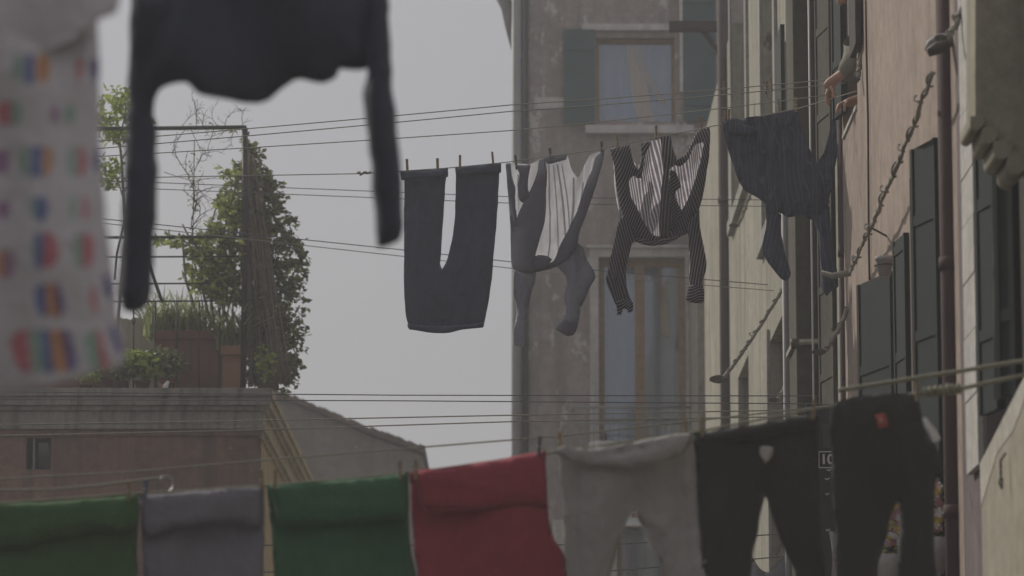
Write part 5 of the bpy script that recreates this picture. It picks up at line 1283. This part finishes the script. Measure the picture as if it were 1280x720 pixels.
# ------------------------------------------------------------------ pegs
def make_peg(mat):
    t = bpy.data.objects.new('clothes_peg', None); COL.objects.link(t); t.empty_display_size = .02
    for s in (-1, 1):
        q = MB(); pr = [(s * .0006, -.036), (s * .005, -.034), (s * .0062, -.010), (s * .0062, .010), (s * .0095, .036), (s * .0065, .038), (s * .0012, .004)]
        q.prism([(x, -.0055, z) for x, z in pr], (0, .011, 0))
        o = q.build('prong', mat, None); loc = o.location.copy(); o.parent = t; o.location = loc
    q = MB(); q.tube([(-.008, -.007, .0), (-.008, .007, 0), (.008, .007, .002), (.008, -.007, .002)], .0013, 5)
    o = q.build('spring', 'spring', None, True); loc = o.location.copy(); o.parent = t; o.location = loc
    return t
protos = {}
def peg(px, py, Y, label, mat='peg', rot=0, scale=1.0, face=1, group='pegs on the washing lines'):
    if mat not in protos: protos[mat] = o = make_peg(mat)
    else: o = copy_tree(protos[mat])
    o.location = P(px, py, Y); o.rotation_euler = (R(random.uniform(-6, 6)), R(rot), R(90 * face + random.uniform(-15, 15))); o.scale = (scale,) * 3
    o['label'] = label; o['category'] = 'clothes peg'; o['group'] = group
s_ = 1.25
for a in [(509, 208, YM - .03, 'peg on the left hem of the navy trousers', 'peg', -5), (547, 207, YM - .03, 'peg at the inner edge of the left navy trouser hem', 'peg', -14), (575, 203, YM - .03, 'peg at the inner edge of the right navy trouser hem', 'peg', 2), (616, 199, YM - .03, 'peg at the outer end of the right navy trouser hem', 'peg', -6),
          (645, 203, YM - .02, 'peg on the left side of the light grey shirt', 'pegdark', 0), (688, 194, YM - .02, 'peg on the tail of the light grey shirt', 'pegdark', 4), (752, 186, YM - .02, 'dark peg on the right side of the light grey shirt', 'pegdark', 0),
          (772, 178, Y2 - .02, 'peg at the left corner of the pinstriped shirt', 'peg', 3), (820, 166, Y2 - .02, 'peg on the middle of the pinstriped shirt', 'peg', 0), (877, 155, Y2 - .02, 'peg at the right corner of the pinstriped shirt', 'peg', 3),
          (905, 148, Y3 - .03, 'left peg of the pair on the navy shirt corner', 'peg', 8), (911, 146, Y3 - .03, 'right peg of the pair on the navy shirt corner', 'peg', -4), (974, 133, Y3 - .03, 'peg on the middle of the navy shirt hem', 'peg', 0), (995, 131, Y3 - .03, 'peg right of the middle of the navy shirt', 'peg', 4)]:
    peg(*a, scale=s_)
peg(1070, 97, 22.1, 'yellow peg waiting on the top line beside the reaching hand', 'pegyellow', 85, 1.0)
s2_ = 1.0
for a in [(161, 614, YN - .05, 'peg at the right corner of the grass green cloth', 'peg', 0), (182, 612, YN - .05, 'bluish peg at the left corner of the mauve grey cloth', 'pegblue', 6), (327, 600, YN - .05, 'peg at the right corner of the mauve grey cloth', 'peg', 4), (344, 600, YN - .05, 'peg at the left corner of the bottle green cloth', 'peg', 0),
          (500, 588, YN - .05, 'peg at the right corner of the bottle green cloth', 'peg', 0), (520, 587, YN - .05, 'peg at the left corner of the red cloth', 'peg', 3), (674, 558, YN - .05, 'dark peg at the right corner of the red cloth', 'pegdark', -5), (700, 552, YN - .05, 'ochre peg on the left of the pale linen trousers', 'pegorange', -8),
          (857, 538, YN - .05, 'peg at the right waist of the pale linen trousers', 'peg', 0), (878, 534, YN - .05, 'peg at the left waist of the olive trousers', 'peg', 5), (1017, 512, YN - .05, 'peg at the right waist of the olive trousers', 'peg', 0), (1146, 490, YN - .05, 'peg at the right waist of the blackish trousers', 'peg', 0)]:
    peg(*a, scale=s2_)
for a in [(905, 110, 22.5, 'weathered peg on the top lines above the pinstriped shirt', 'peg', 0), (964, 106, 22.4, 'upper of two weathered pegs above the navy shirt', 'peg', 5), (958, 110, 22.6, 'lower of two weathered pegs above the navy shirt', 'peg', -30)]:
    peg(*a, scale=1.1)
